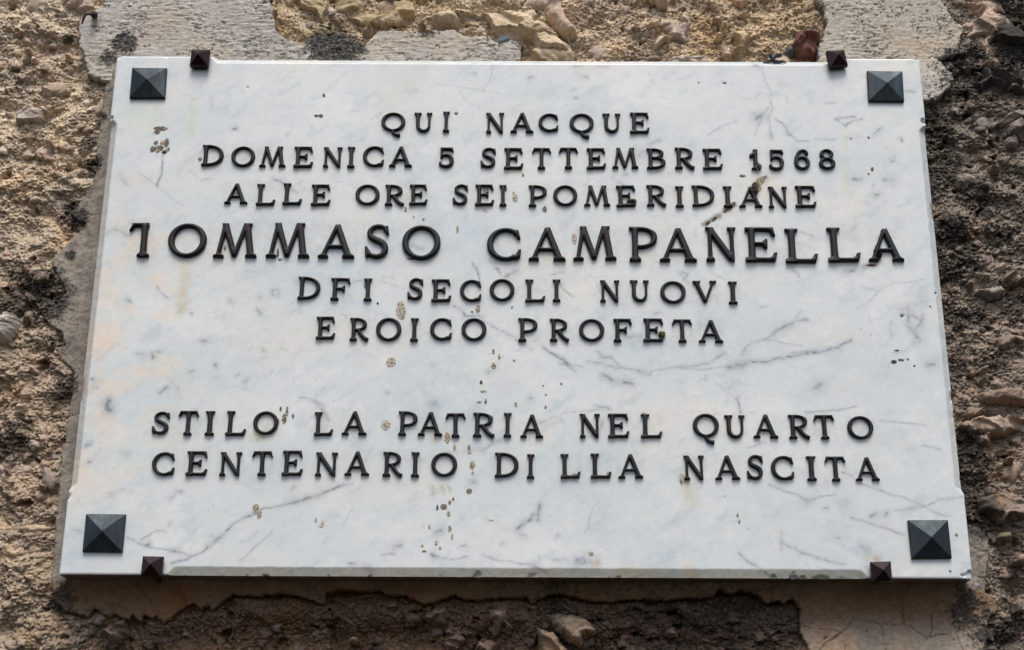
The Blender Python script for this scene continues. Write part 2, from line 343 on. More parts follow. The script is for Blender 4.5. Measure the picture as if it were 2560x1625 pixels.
def scatter(x, z, H, Cc, count, rmin, rmax, seed, lift, keepfn=None):
    """pebbles of the aggregate: rounded bumps with a stone colour of their own"""
    rg = np.random.default_rng(seed)
    x0, x1, z0, z1 = x[0].min(), x[0].max(), z[:, 0].min(), z[:, 0].max()
    xs, zs = x[0], z[:, 0]
    pal = np.array([(.50, .42, .34), (.42, .32, .22), (.30, .25, .21), (.55, .47, .40), (.36, .27, .20), (.20, .18, .17), (.46, .36, .29), (.40, .27, .20)])
    for k in range(count):
        cx = rg.uniform(-1.05, 1.05); cz = rg.uniform(-.80, .72)
        r = rmin*(rmax/rmin)**(rg.random()**2.2); el = rg.uniform(.55, 1); th = rg.uniform(-.9, .9)
        i0, i1 = np.searchsorted(xs, [cx-r*1.3, cx+r*1.3]); j0, j1 = np.searchsorted(zs, [cz-r*1.3, cz+r*1.3])
        if i1-i0 < 2 or j1-j0 < 2: continue
        X = x[j0:j1, i0:i1]-cx; Z = z[j0:j1, i0:i1]-cz
        a = X*math.cos(th)+Z*math.sin(th); b = (-X*math.sin(th)+Z*math.cos(th))/el
        q = np.hypot(a, b)/r
        q = q*(1+.16*np.sin(np.arctan2(b, a)*3+rg.uniform(0, 6))+.10*np.sin(np.arctan2(b, a)*5+rg.uniform(0, 6)))
        m = q < 1
        if not m.any(): continue
        base = H[j0:j1, i0:i1][m].mean()
        top = base + r*lift*np.sqrt(np.clip(1-q*q, 0, 1)) - r*.18
        cur = H[j0:j1, i0:i1]; up = m & (top > cur)
        cur[up] = top[up]
        c = pal[rg.integers(len(pal))]*rg.uniform(.75, 1.15)
        L = (Cc[j0:j1, i0:i1].mean(axis=(0, 1)).mean()/.33)**.8
        blend = sstep(1.0, .8, q)*up*.75
        Cc[j0:j1, i0:i1] = mix(Cc[j0:j1, i0:i1], c*min(1.15, L), blend)

def axis(a, b, step, far):
    core = np.arange(a, b+step/2, step)
    g = []; s = step
    while sum(g) < far: s *= 1.025; g.append(s)
    g = np.cumsum(g)
    return np.concatenate([a-g[::-1], core, core[-1]+g])

def build_wall():
    xs = axis(-.80, .80, .0012, .7); zs = axis(-.66, .585, .0012, .6)
    x, z = np.meshgrid(xs, zs)
    wx = x + .012*fbm(x*14, z*14, 3, 3); wz = z + .012*fbm(x*14, z*14, 4, 3)
    H = .016*fbm(x*5, z*5, 21, 3)
    H += .019*fbm(wx*20, wz*22, 31, 4, .5)
    H -= .016*sstep(.30, .55, fbm(wx*30, wz*34, 35, 3, .55))          # hollows where the mortar has fallen out
    H -= .020*np.exp(-((z+SZ+.082)/.028)**2)*sstep(.34, .28, x)*sstep(-.60, -.52, x)
    f1, f2, cid = worley(wx*24, wz*30, 41)
    H += .006*(cid-.5)*sstep(0, .3, f2-f1)
    lump = sstep(-.35, .35, fbm(x*11, z*11, 45, 3))            # some parts are smooth render, some crumbly
    H += .0052*(billow(wx*52, wz*58, 51, 3, .55)-.35)*(.25+.75*lump)
    f1, f2, cid2 = worley(wx*105, wz*115, 61)
    H += (.0042*(.5-f1) + .0015*(cid2-.5))*(.35+.65*lump)
    f1b, _, _ = worley(x*235, z*250, 66)
    H += .0042*(.5-f1b)*(.6+.5*sstep(-.3, .3, fbm(x*30, z*30, 67, 2)))
    pit = sstep(.36, .60, fbm(wx*75, wz*80, 81, 3)); H -= .010*pit*lump
    pit2 = sstep(.48, .62, fbm(x*190, z*190, 86, 2)); H -= .005*pit2
    H += .0034*fbm(x*340, z*340, 91, 2, .7)
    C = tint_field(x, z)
    n1 = fbm(x*9, z*9, 101, 4); n2 = fbm(x*60, z*60, 111, 4, .6); n3 = fbm(x*200, z*200, 121, 3, .6)
    C = C*(1 + .26*n1 + .26*n2 + .62*n3)[..., None]
    C = mix(C, np.array([.66, .54, .41])*(C.mean(-1, keepdims=True)/.33)**.7, sstep(.28, .52, fbm(x*240, z*240, 161, 2))*.7)
    C = mix(C, C*np.array([.80, .86, .95]), np.clip(.5+1.1*fbm(x*17, z*17, 131, 3), 0, 1)*.5)
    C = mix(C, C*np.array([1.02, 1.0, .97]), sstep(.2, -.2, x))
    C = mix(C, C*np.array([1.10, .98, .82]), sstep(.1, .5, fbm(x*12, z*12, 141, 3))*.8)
    scatter(x, z, H, C, 10500, .0020, .009, 5, 1.0)
    scatter(x, z, H, C, 190, .008, .022, 6, .6)
    L = lichen_field(x, z)
    C = mix(C, mix(np.array([.040, .034, .029]), np.array([.17, .15, .13]), sstep(.05, .45, fbm(x*260, z*260, 171, 2)))*(1+.4*n3)[..., None], L*.9)
    H += .006*L*billow(x*150, z*150, 151, 2)
    # bed of each plaster sheet and stone
    for p in PL.values():
        lo, hi = p.min(0)-.03, p.max(0)+.03
        i0, i1 = np.searchsorted(xs, [lo[0], hi[0]]); j0, j1 = np.searchsorted(zs, [lo[1], hi[1]])
        if i1-i0 < 2 or j1-j0 < 2: continue
        sd = poly_sdf(x[j0:j1, i0:i1], z[j0:j1, i0:i1], p)
        H[j0:j1, i0:i1] = np.where(sd > -.006, H[j0:j1, i0:i1]*(1-.75*sstep(-.006, .006, sd)) - .012*sstep(-.002, .010, sd), H[j0:j1, i0:i1])
    ins = np.minimum(SX-np.abs(x), SZ-np.abs(z))
    H -= .02*sstep(-.0, .03, ins)
    H = np.minimum(H, .024)
    y = Y_WALL - H
    # ledges droop a little, so that undersides overhang
    zz = z - .55*np.clip(H, -.02, .03)*sstep(.62, .5, np.abs(z+.04))*0.6
    V = np.stack([x, y, zz], -1).reshape(-1, 3)
    keep = ins < .05
    kf = keep[:-1, :-1] | keep[1:, 1:] | keep[1:, :-1] | keep[:-1, 1:]
    F = grid_faces(len(xs), len(zs), kf)
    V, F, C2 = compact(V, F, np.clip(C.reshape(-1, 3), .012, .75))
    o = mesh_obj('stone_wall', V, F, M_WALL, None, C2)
    o['kind'] = 'thing'
    tag(o, 'rough tan and brown rubble wall with pebbly crumbling mortar behind the marble plaque', 'wall')
    return o
WALL = build_wall()

def sheet(name, poly, step, hfun, back, mat, parent, edge_noise=.004, en_scale=60, seed=1):
    lo, hi = poly.min(0)-.012, poly.max(0)+.012
    xs = np.arange(lo[0], hi[0], step); zs = np.arange(lo[1], hi[1], step)
    x, z = np.meshgrid(xs, zs)
    sd = poly_sdf(x, z, poly) + edge_noise*fbm(x*en_scale, z*en_scale, seed, 4, .6) + edge_noise*.5*fbm(x*210, z*210, seed+3, 2)
    y, C, ok = hfun(x, z, sd)
    k = ok[:-1, :-1] & ok[1:, 1:] & ok[1:, :-1] & ok[:-1, 1:]
    if not k.any(): return None
    F = grid_faces(len(xs), len(zs), k)
    V = np.stack([x, y, z], -1).reshape(-1, 3)
    V, F, C = compact(V, F, np.clip(C.reshape(-1, 3), .01, .8))
    V, F, C = add_skirt(V, F, back, C)
    return mesh_obj(name, V, F, mat, parent, C)

def trowel(x, z, seed):                         # combed plaster: short horizontal ridges
    zz = z + .010*fbm(x*9, z*14, seed, 3)
    return fbm(x*42, zz*330, seed+1, 4, .6)
def plaster_flat(col, tex, seed, y0):
    def fn(x, z, sd):
        ok = sd > 0
        t = trowel(x, z, seed)*(.35+1.1*sstep(-.3, .4, fbm(x*11, z*13, seed+71, 3)))
        cr = np.abs(fbm(x*16, z*16, seed+31, 4, .55)); crack = sstep(.012, .0, cr)*sstep(-.1, .25, fbm(x*6, z*6, seed+41, 2))
        pit = sstep(.42, .6, fbm(x*95, z*120, seed+51, 3))
        rip = sstep(.05, .0, np.abs(fbm(x*24, (z+.012*fbm(x*8, z*12, seed+81, 2))*150, seed+83, 3, .6)))*sstep(-.1, .3, fbm(x*14, z*22, seed+85, 3))
        if tex > .001: crack = np.maximum(crack, rip)
        y = y0 - .0042*fbm(x*7, z*7, seed+3, 3) - tex*t - .0012*fbm(x*110, z*110, seed+5, 3) + .0035*crack + .0045*pit
        y = y + .005*sstep(.0035, 0, sd)**2
        n = fbm(x*12, z*12, seed+7, 4); n2 = fbm(x*90, z*160, seed+9, 4, .6)
        C = np.array(col)*(1+.16*n+.24*n2 + 20*tex*t)[..., None]  # ridge shading put into the colour: grooves darker, ridges lighter
        C = mix(C, C*np.array([1.04, .975, .90]), sstep(0, .5, fbm(x*10, z*10, seed+11, 3)))
        C = mix(C, C*.35, np.maximum(crack, pit*.6)*.7)
        C = mix(C, mix(np.array([.035, .033, .031]), np.array([.20, .19, .175]), sstep(.05, .45, fbm(x*260, z*260, 171, 2))), lichen_field(x, z, seed+61)*.92)
        y = y - .006*lichen_field(x, z, seed+61)*billow(x*120, z*120, 5, 3)
        return y, C, ok
    return fn
o = sheet('plaster_patch', PL['left_top'], .0014, plaster_flat((.45, .42, .375), .0022, 201, Y_WALL-.016), Y_WALL+.02, M_PLASTER, WALL, .006, 50, 11)
o['label'] = 'grey combed plaster above the plaque at left'
o = sheet('plaster_patch', PL['right_top'], .0014, plaster_flat((.45, .41, .345), .0018, 301, Y_WALL-.016), Y_WALL+.02, M_PLASTER, WALL, .006, 50, 12)
o['label'] = 'beige combed plaster above the plaque at right'
o = sheet('plaster_patch', PL['right_corner'], .0013, plaster_flat((.50, .47, .42), .0003, 401, Y_WALL-.018), Y_WALL+.02, M_PLASTER, WALL, .005, 50, 13)
o['label'] = 'smooth pale plaster beside the upper right corner of the plaque'

def collar(x, z, sd):
    d = slab_dist(x, z)
    dd = np.clip(d/.062, 0, 1)
    prof = 1-(1-dd)**2.6
    ok = (sd > 0) & (np.minimum(SX-np.abs(x), SZ-np.abs(z)) < .012)
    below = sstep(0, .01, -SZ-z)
    y = .0300 + (Y_WALL-.006-.0300)*prof - .0028*fbm(x*20, z*20, 501, 3) - .0016*fbm(x*75, z*75, 502, 3) - .0007*fbm(x*240, z*240, 503, 2)
    wob = (x+.008*fbm(x*30, z*30, 505, 3)); woz = (z+.008*fbm(x*30, z*30, 506, 3))
    f1, f2, cid = worley(wob*20, woz*20, 507); crack = sstep(.026, .0, f2-f1)*sstep(-.15, .2, fbm(x*8, z*8, 508, 2))
    pit = sstep(.45, .62, fbm(x*110, z*110, 509, 3))
    y = y + .0022*crack + .003*pit
    y = y + .004*sstep(.003, 0, sd)**2
    n = fbm(x*14, z*14, 511, 4); n2 = fbm(x*120, z*120, 512, 4, .6)
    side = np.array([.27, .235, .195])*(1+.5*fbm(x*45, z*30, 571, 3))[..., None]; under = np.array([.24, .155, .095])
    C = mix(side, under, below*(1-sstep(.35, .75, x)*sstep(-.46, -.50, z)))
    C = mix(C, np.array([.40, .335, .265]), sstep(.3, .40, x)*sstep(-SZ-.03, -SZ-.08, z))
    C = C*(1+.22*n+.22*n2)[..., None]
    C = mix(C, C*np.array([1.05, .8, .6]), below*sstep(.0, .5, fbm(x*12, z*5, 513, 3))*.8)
    C = mix(C, C*.3, np.maximum(crack, pit*.5)*.75)
    L = lichen_field(x, z, 561)
    right = sstep(SX-.005, SX+.002, x)*sstep(-SZ+.05, -SZ+.09, z)*sstep(-.25, .25, n2+.15)
    L = np.maximum(L, right*.9)
    C = mix(C, np.array([.05, .047, .044])*(1+.6*n2)[..., None], L*.9)
    y = y - .006*L*billow(x*130, z*130, 6, 3)
    return y, C, ok
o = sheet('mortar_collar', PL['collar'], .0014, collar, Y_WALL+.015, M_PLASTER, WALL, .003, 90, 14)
o['label'] = 'grey brown mortar bedding round the plaque, broken off in a ragged edge'

def stone_fn(poly, col, bulge, rough, seed):
    th = random.uniform(-.8, .8)
    R = max(.006, (.45 if rough < .85 else .20)*min(np.ptp(poly[:, 0]), np.ptp(poly[:, 1])))
    kf = 1.9 if np.ptp(poly[:, 0]) < .07 else .7; ca, cb = poly.mean(0)
    def fn(x, z, sd):
        ok = sd > -.002
        e = np.clip(sd/R, 0, 1); dome = np.sqrt(np.clip(1-(1-e)**2, 0, 1))
        a = x*math.cos(th)+z*math.sin(th); b = -x*math.sin(th)+z*math.cos(th)
        wa = a+.010*fbm(x*30, z*30, seed, 3); wb = b+.010*fbm(x*30, z*30, seed+1, 3)
        f1, f2, cid = worley(wa*18, wb*42, seed+2)
        facet = ((cid-.5) + kf*11*((cid*7.3) % 1-.5)*wa + kf*15*((cid*13.7) % 1-.5)*wb)*sstep(0, .2, f2-f1)
        facet = np.clip(facet-np.median(facet), -1.2, 1.2)
        y = Y_WALL + .004 - bulge*dome - rough*(.0075*facet + .006*fbm(wa*16, wb*32, seed+3, 4, .5) + .0022*billow(wa*90, wb*130, seed+5, 3)) - .0006*fbm(x*300, z*300, seed+6, 2)
        n = fbm(wa*14, wb*30, seed+7, 4); n2 = fbm(x*110, z*110, seed+8, 4, .6)
        C = np.array(col)*(1+.24*n+.22*n2+.12*rough*(cid-.5))[..., None]
        C = mix(C, C*np.array([1.08, .92, .74]), sstep(.12, .55, fbm(x*22, z*22, seed+9, 3))*.8)
        C = mix(C, np.array([.05, .045, .04]), lichen_field(x, z, seed+10)*.75)
        return y, C, ok
    return fn
for k, (p, c, b, r) in enumerate(STONES):
    small = max(np.ptp(p[:, 0]), np.ptp(p[:, 1])) < .032
    sheet('pebble' if small else 'stone', p, .0011 if small else .0014, stone_fn(p, c, b, r, 700+k*13), Y_WALL+.03, M_STONE, WALL, .0015 if small else .004, 120 if small else 60, 900+k)

# ------------------------------------------------------------------ the plaque
PLAQUE = empty('marble_plaque', (0, 0, 0))
tag(PLAQUE, 'white grey-veined marble plaque with raised dark bronze lettering and four pyramid studs', 'plaque')
VEINS = [
 (1, [(1145, 1075), (1140, 1130), (1130, 1220), (1100, 1305)], 3, .6), (1, [(940, 1190), (1000, 1230), (1060, 1270), (1100, 1305), (1180, 1370), (1280, 1440)], 2, .25),
 (2, [(1040, 420), (1070, 450), (1060, 520), (1030, 590), (1000, 640)], 2, .3), (2, [(690, 590), (800, 600), (1000, 630), (1200, 670)], 2, .2), (2, [(830, 630), (880, 710), (970, 750)], 2, .2),
 (5, [(930, 330), (960, 380), (970, 430), (985, 480)], 3, .6), (5, [(1040, 310), (1080, 360), (1120, 400)], 3, .45), (5, [(1150, 425), (1240, 380)], 8, .4), (5, [(1080, 330), (1125, 400)], 2, .4),
 (5, [(800, 630), (850, 660), (880, 700), (940, 700)], 6, .45), (5, [(960, 690), (1020, 740), (1080, 780), (1180, 830), (1300, 900), (1340, 930)], 5, .35),
 (5, [(1420, 920), (1500, 970), (1560, 1010), (1600, 1050), (1650, 1085)], 5, .5), (5, [(1540, 1040), (1620, 1035), (1700, 1055)], 3, .4), (5, [(1560, 1000), (1600, 1045)], 7, .4),
 (5, [(1740, 1020), (1850, 1040), (1930, 1060), (2080, 1080), (2170, 1110)], 5, .4), (5, [(1840, 1110), (1900, 1145), (1970, 1160), (2040, 1175)], 8, .5), (5, [(1800, 950), (1840, 985), (1890, 990)], 5, .6), (5, [(1900, 990), (1960, 1060)], 3, .35),
 (5, [(2180, 1090), (2300, 1065), (2408, 1055)], 3, .35), (6, [(0, 1055), (90, 1050), (200, 1030), (310, 960)], 5, .4), (6, [(0, 1070), (170, 1075), (340, 1050)], 3, .3),
 (6, [(340, 1060), (440, 1040), (500, 1020), (600, 1020), (660, 1000), (760, 990), (860, 965), (960, 950), (1060, 935), (1130, 905), (1200, 870)], 6, .5), (6, [(350, 1060), (390, 1050)], 14, .35), (6, [(430, 1050), (450, 1030)], 12, .3), (6, [(780, 960), (850, 945), (960, 950)], 3, .4),
 (6, [(430, 970), (460, 920), (500, 890), (600, 860), (680, 800), (760, 760), (820, 730), (880, 725)], 4, .4), (6, [(660, 815), (700, 785), (750, 765)], 11, .3), (6, [(870, 730), (895, 728)], 4, .6), (6, [(790, 740), (850, 660)], 2, .25), (6, [(600, 865), (720, 885), (850, 910)], 2, .3),
 (6, [(1560, 660), (1620, 630), (1680, 600)], 16, .3), (6, [(1600, 700), (1590, 770), (1640, 820), (1680, 870)], 13, .35), (6, [(1640, 700), (1690, 740), (1650, 790)], 10, .3), (6, [(1480, 740), (1465, 790), (1485, 855)], 5, .25), (6, [(1700, 690), (1690, 760)], 6, .3), (6, [(1500, 960), (1600, 930), (1640, 880)], 5, .25),
 (6, [(1700, 440), (1600, 465), (1480, 470), (1400, 520), (1340, 590), (1240, 650)], 3, .25), (6, [(1280, 495), (1370, 515)], 3, .35), (6, [(820, 105), (920, 135)], 3, .4), (6, [(220, 390), (270, 430), (320, 445)], 2, .25),
 (6, [(955, 1205), (985, 1185)], 16, .45), (6, [(1740, 1045), (1775, 1040)], 12, .4), (6, [(1165, 385), (1220, 380)], 11, .5), (6, [(790, 380), (830, 400), (832, 425)], 4, .4), (6, [(560, 640), (600, 630)], 3, .4), (6, [(20, 390), (60, 410), (30, 440), (60, 470)], 5, .35),
 (6, [(405, 1270), (410, 1320), (425, 1380)], 6, .4), (6, [(250, 1170), (330, 1230), (400, 1290)], 2, .25), (6, [(880, 1375), (1000, 1365), (1110, 1358), (1240, 1330)], 3, .4), (6, [(1400, 1435), (1520, 1440), (1640, 1455), (1720, 1470)], 3, .4), (6, [(130, 1155), (190, 1140), (180, 1110)], 3, .3),
 (7, [(1200, 920), (1300, 890), (1420, 840), (1500, 770), (1560, 720), (1640, 640), (1760, 580), (1840, 540), (1960, 515), (2120, 475), (2240, 440), (2400, 370)], 4, .5), (7, [(1450, 800), (1500, 765), (1530, 745)], 10, .3), (7, [(2050, 490), (2160, 465)], 10, .3), (7, [(2240, 440), (2260, 425)], 8, .4),
 (7, [(890, 740), (980, 780), (1080, 810), (1200, 830), (1330, 860)], 3, .45), (7, [(990, 750), (1060, 720), (1100, 690), (1160, 700)], 3, .4), (7, [(1200, 830), (1260, 850)], 6, .45), (7, [(1020, 790), (1050, 775)], 6, .4), (7, [(1680, 900), (1760, 830), (1840, 760), (1910, 690)], 3, .3), (7, [(1680, 770), (1740, 760), (1800, 690)], 3, .2), (7, [(540, 470), (600, 540)], 2, .2), (7, [(510, 680), (570, 700)], 4, .3),
 (7, [(760, 430), (850, 400), (920, 410)], 6, .2), (7, [(870, 155), (900, 150)], 10, .35), (7, [(605, 95), (630, 85)], 6, .7), (7, [(1240, 415), (1275, 422)], 5, .45), (7, [(1190, 465), (1220, 450)], 7, .4), (7, [(2040, 400), (2060, 385)], 6, .4), (7, [(1185, 645), (1195, 640)], 5, .5), (7, [(620, 215), (632, 208)], 5, .5),
 (8, [(1240, 680), (1300, 630), (1350, 610), (1390, 620), (1385, 570), (1400, 510)], 6, .55), (8, [(1330, 605), (1350, 575), (1380, 580)], 4, .45), (8, [(1265, 725), (1300, 735)], 7, .35), (8, [(0, 380), (60, 370), (90, 355)], 3, .35), (8, [(20, 650), (60, 590), (90, 540)], 3, .25),
 (8, [(650, 860), (680, 880), (780, 890), (900, 870)], 3, .4), (8, [(645, 860), (670, 875)], 8, .45), (8, [(1000, 860), (1080, 890), (1200, 910), (1330, 925)], 3, .4), (8, [(1665, 905), (1740, 905)], 20, .4), (8, [(380, 805), (420, 800)], 11, .4), (8, [(300, 860), (380, 850)], 4, .35), (8, [(675, 700), (700, 690)], 9, .5), (8, [(920, 345), (940, 350)], 8, .4), (8, [(840, 800), (880, 795)], 4, .35), (8, [(1130, 785), (1140, 783)], 5, .5), (8, [(1510, 740), (1530, 720)], 6, .3), (8, [(1360, 940), (1450, 980)], 7, .45), (8, [(180, 945), (200, 950)], 10, .4), (8, [(60, 920), (110, 920)], 5, .45), (8, [(1500, 895), (1570, 890)], 7, .35),
 (8, [(1720, 700), (1740, 640), (1770, 530), (1810, 480)], 2, .28), (8, [(1000, 130), (1060, 85), (1130, 60)], 7, .3), (8, [(520, 220), (650, 170), (760, 150), (980, 130)], 9, .14), (8, [(1085, 65), (1120, 58)], 5, .45),
 (9, [(620, 370), (720, 410), (820, 440), (900, 480), (980, 455), (1080, 435)], 3, .4), (9, [(1140, 285), (1200, 300), (1260, 360), (1360, 395), (1460, 435), (1580, 460), (1680, 510), (1780, 560), (1880, 590)], 3, .35), (9, [(1500, 550), (1690, 530), (1760, 500), (1810, 475), (1980, 455)], 3, .35),
 (9, [(1200, 600), (1270, 620), (1350, 650), (1460, 680), (1560, 715)], 4, .4), (9, [(720, 780), (850, 840), (960, 880), (1150, 930)], 4, .45), (9, [(710, 690), (710, 830)], 5, .25), (9, [(410, 850), (480, 910), (560, 960), (640, 1010)], 4, .4), (9, [(1700, 95), (1820, 120)], 3, .35), (9, [(480, 110), (600, 70)], 3, .4), (9, [(1610, 120), (1640, 115)], 12, .25), (9, [(1980, 920), (2040, 930)], 3, .3),
 (9, [(1130, 505), (1160, 495)], 16, .35), (9, [(1340, 590), (1370, 580)], 9, .45), (9, [(1440, 585), (1450, 570)], 7, .5), (9, [(1275, 800), (1305, 820)], 9, .5), (9, [(1095, 740), (1112, 742)], 8, .4), (9, [(1010, 535), (1030, 535)], 6, .3), (9, [(890, 500), (900, 490)], 14, .25),
 (3, [(630, 700), (650, 750), (620, 830), (630, 900), (640, 960)], 3, .4), (3, [(535, 830), (570, 810)], 13, .5), (3, [(520, 940), (560, 850), (620, 750)], 3, .3), (3, [(200, 940), (300, 880), (400, 850)], 3, .3), (3, [(670, 840), (720, 860), (760, 935), (820, 980), (900, 990)], 3, .45), (3, [(760, 938), (775, 940)], 5, .6), (3, [(635, 950), (640, 965)], 8, .4),
 (3, [(1090, 830), (1150, 820), (1220, 815)], 4, .5), (3, [(1090, 835), (1160, 885), (1200, 850), (1275, 835)], 4, .5), (3, [(950, 970), (1030, 980), (1095, 975)], 3, .4), (3, [(1360, 940), (1400, 900)], 6, .35), (3, [(1215, 1255), (1265, 1250)], 13, .4), (3, [(1430, 1260), (1480, 1262)], 12, .4), (3, [(1360, 1365), (1385, 1362)], 8, .4), (3, [(1480, 1130), (1500, 1128)], 6, .35), (3, [(1350, 1300), (1360, 1290)], 5, .3), (3, [(1545, 970), (1555, 990)], 5, .45),
 (3, [(400, 660), (440, 700), (520, 690), (560, 650)], 3, .2), (3, [(1560, 630), (1640, 645)], 5, .35), (3, [(740, 660), (755, 720)], 3, .2), (3, [(1020, 720), (1080, 720)], 4, .35), (3, [(520, 455), (550, 458)], 8, .4), (3, [(570, 470), (590, 540), (640, 660)], 3, .25), (3, [(700, 590), (740, 590)], 7, .25), (3, [(510, 790), (520, 800)], 5, .4), (3, [(540, 1080), (620, 1070), (680, 1060)], 2, .2),
 (4, [(760, 1295), (745, 1325), (750, 1345), (772, 1355)], 9, .95), (4, [(1120, 1230), (1140, 1215), (1170, 1195)], 5, .6), (4, [(1065, 970), (1072, 990)], 6, .7), (4, [(1420, 870), (1440, 870)], 8, .55), (4, [(1705, 1165), (1735, 1140)], 5, .55), (4, [(1325, 1090), (1352, 1078)], 4, .5), (4, [(1105, 950), (1130, 953)], 4, .5), (4, [(1100, 500), (1130, 540), (1180, 575)], 4, .35),
 (4, [(1905, 520), (1945, 520), (1945, 560), (1905, 560), (1905, 520)], 6, .4), (4, [(1800, 650), (1825, 685)], 5, .4), (4, [(1335, 685), (1348, 685)], 4, .55), (4, [(740, 130), (790, 90), (860, 110), (900, 140)], 6, .3), (4, [(2200, 1300), (2260, 1360), (2300, 1430)], 6, .35), (4, [(1505, 1040), (1512, 1048)], 7, .5), (4, [(2100, 1270), (2200, 1290), (2270, 1330)], 5, .3), (4, [(640, 1142), (655, 1145)], 4, .6), (4, [(660, 1200), (675, 1205)], 6, .4), (4, [(1610, 590), (1612, 605)], 5, .5), (4, [(890, 580), (920, 605)], 6, .4), (4, [(1820, 570), (1826, 574)], 8, .4), (4, [(1655, 1115), (1668, 1105)], 5, .4), (4, [(1840, 940), (1846, 942)], 4, .6), (4, [(960, 965), (1000, 968)], 6, .35), (4, [(1200, 1155), (1250, 1210)], 7, .25),
 (5, [(480, 200), (540, 225), (580, 235)], 6, .4), (5, [(1480, 410), (1570, 390)], 3, .35), (5, [(1550, 480), (1580, 530), (1630, 560)], 3, .45), (5, [(1400, 1450), (1520, 1400), (1600, 1370), (1700, 1365), (1880, 1350)], 5, .2), (5, [(1780, 1330), (1860, 1340), (1900, 1360)], 4, .4), (5, [(640, 1315), (670, 1308)], 12, .35), (5, [(1335, 1275), (1345, 1280)], 5, .5), (5, [(1030, 1095), (1045, 1090)], 8, .4), (5, [(330, 1235), (340, 1237)], 5, .5), (5, [(1820, 1490), (1840, 1440)], 6, .5), (5, [(1790, 470), (1830, 540)], 2, .3), (5, [(2020, 850), (2060, 840), (2105, 840)], 6, .4), (5, [(2200, 680), (2250, 680)], 6, .35), (5, [(640, 1040), (650, 1045)], 6, .35), (5, [(100, 460), (150, 450)], 5, .3), (5, [(300, 460), (360, 480), (400, 490)], 3, .25), (5, [(360, 430), (395, 460)], 2, .25), (5, [(2380, 400), (2400, 420)], 6, .4),
 (2, [(1640, 462), (1690, 460)], 7, .35), (2, [(1705, 540), (1725, 540)], 7, .5), (2, [(1640, 685), (1652, 688)], 5, .5), (2, [(1630, 630), (1640, 628)], 6, .35), (2, [(1325, 540), (1350, 538)], 6, .35), (2, [(935, 510), (945, 520)], 5, .55), (2, [(2170, 1010), (2200, 990), (2235, 978)], 8, .4), (2, [(2100, 1085), (2125, 1065)], 14, .35), (2, [(1910, 1250), (1950, 1275), (1990, 1300)], 6, .4), (2, [(1980, 1220), (2010, 1218)], 6, .4), (2, [(2190, 1210), (2230, 1200)], 10, .35), (2, [(1000, 1465), (1025, 1480)], 5, .5), (2, [(2160, 510), (2200, 590)], 3, .2), (2, [(1800, 470), (1880, 465)], 9, .2), (2, [(90, 780), (130, 775)], 4, .25), (2, [(215, 835), (290, 790)], 3, .2), (2, [(150, 980), (165, 960)], 6, .35),
 (1, [(1635, 905), (1650, 900)], 7, .55), (1, [(1920, 1255), (1950, 1265), (1985, 1285)], 6, .5), (1, [(2010, 945), (2020, 930)], 5, .4), (1, [(1330, 1190), (1380, 1240)], 3, .25), (1, [(1410, 1260), (1490, 1250)], 3, .3), (1, [(2040, 1330), (2080, 1350)], 4, .4), (1, [(840, 1230), (880, 1290)], 12, .2), (1, [(1480, 680), (1485, 760)], 9, .15),
]
# stains: (tile, points, width px, albedo multiplier, strength)
STAINS = [
 (3, [(240, 1512), (330, 1470), (385, 1435)], 6, (.35, .28, .22), .8), (6, [(170, 65), (220, 30), (270, 0)], 6, (.32, .26, .2), .9), (6, [(1275, 362), (1340, 345), (1390, 300)], 7, (.38, .3, .24), .8), (3, [(500, 1370), (560, 1270), (620, 1240)], 14, (.72, .64, .52), .7),
 (4, [(1285, 340), (1290, 450), (1278, 560), (1270, 650)], 17, (.93, .80, .62), .8), (1, [(1350, 690), (1342, 950)], 10, (.97, .93, .76), .7), (3, [(1150, 910), (1160, 1320)], 12, (.98, .94, .82), .7), (3, [(1540, 780), (1545, 1000)], 40, (.94, .98, .93), .6),
 (1, [(930, 740), (1080, 800)], 42, (.90, .97, .90), .8), (4, [(960, 380), (980, 520)], 28, (.90, .95, .92), .7), (2, [(540, 440), (500, 560), (350, 690)], 45, (.95, .89, .80), .6), (9, [(1375, 880), (1390, 880)], 9, (.85, .55, .25), .9), (9, [(1320, 850), (1310, 890)], 10, (.92, .78, .55), .7),
 (5, [(15, 685), (45, 700)], 3, (.85, .38, .22), .9), (8, [(1775, 925), (1810, 915)], 9, (.90, .60, .45), .7), (9, [(50, 400), (80, 480)], 22, (.86, .76, .58), .7), (8, [(645, 390), (660, 430)], 8, (.72, .62, .42), .8), (8, [(718, 385), (722, 425)], 7, (.78, .68, .48), .8), (8, [(765, 380), (772, 425)], 4, (.72, .60, .40), .8),
 (7, [(1880, 10), (1810, 30)], 18, (.88, .76, .52), .7), (8, [(650, 50), (690, 20)], 12, (.9, .78, .6), .6), (7, [(570, 170), (650, 165)], 14, (.97, .88, .75), .7), (9, [(60, 960), (100, 985)], 16, (.92, .72, .5), .6), (8, [(1500, 960), (1500, 1010)], 8, (.92, .75, .55), .6), (8, [(1990, 970), (2180, 985)], 18, (.93, .80, .65), .6), (4, [(1540, 210), (1570, 280)], 10, (.9, .72, .55), .5), (4, [(1060, 220), (1070, 280)], 16, (.96, .84, .7), .6), (6, [(340, 90), (360, 180)], 7, (.8, .65, .42), .8), (4, [(690, 575), (760, 570)], 10, (.96, .80, .68), .6), (4, [(610, 1230), (700, 1150)], 12, (.96, .80, .66), .6),
]
TAN = (.48, .41, .31); LT = (.60, .54, .45); DK = (.10, .08, .065); RU = (.28, .18, .10); MD = (.27, .23, .185)
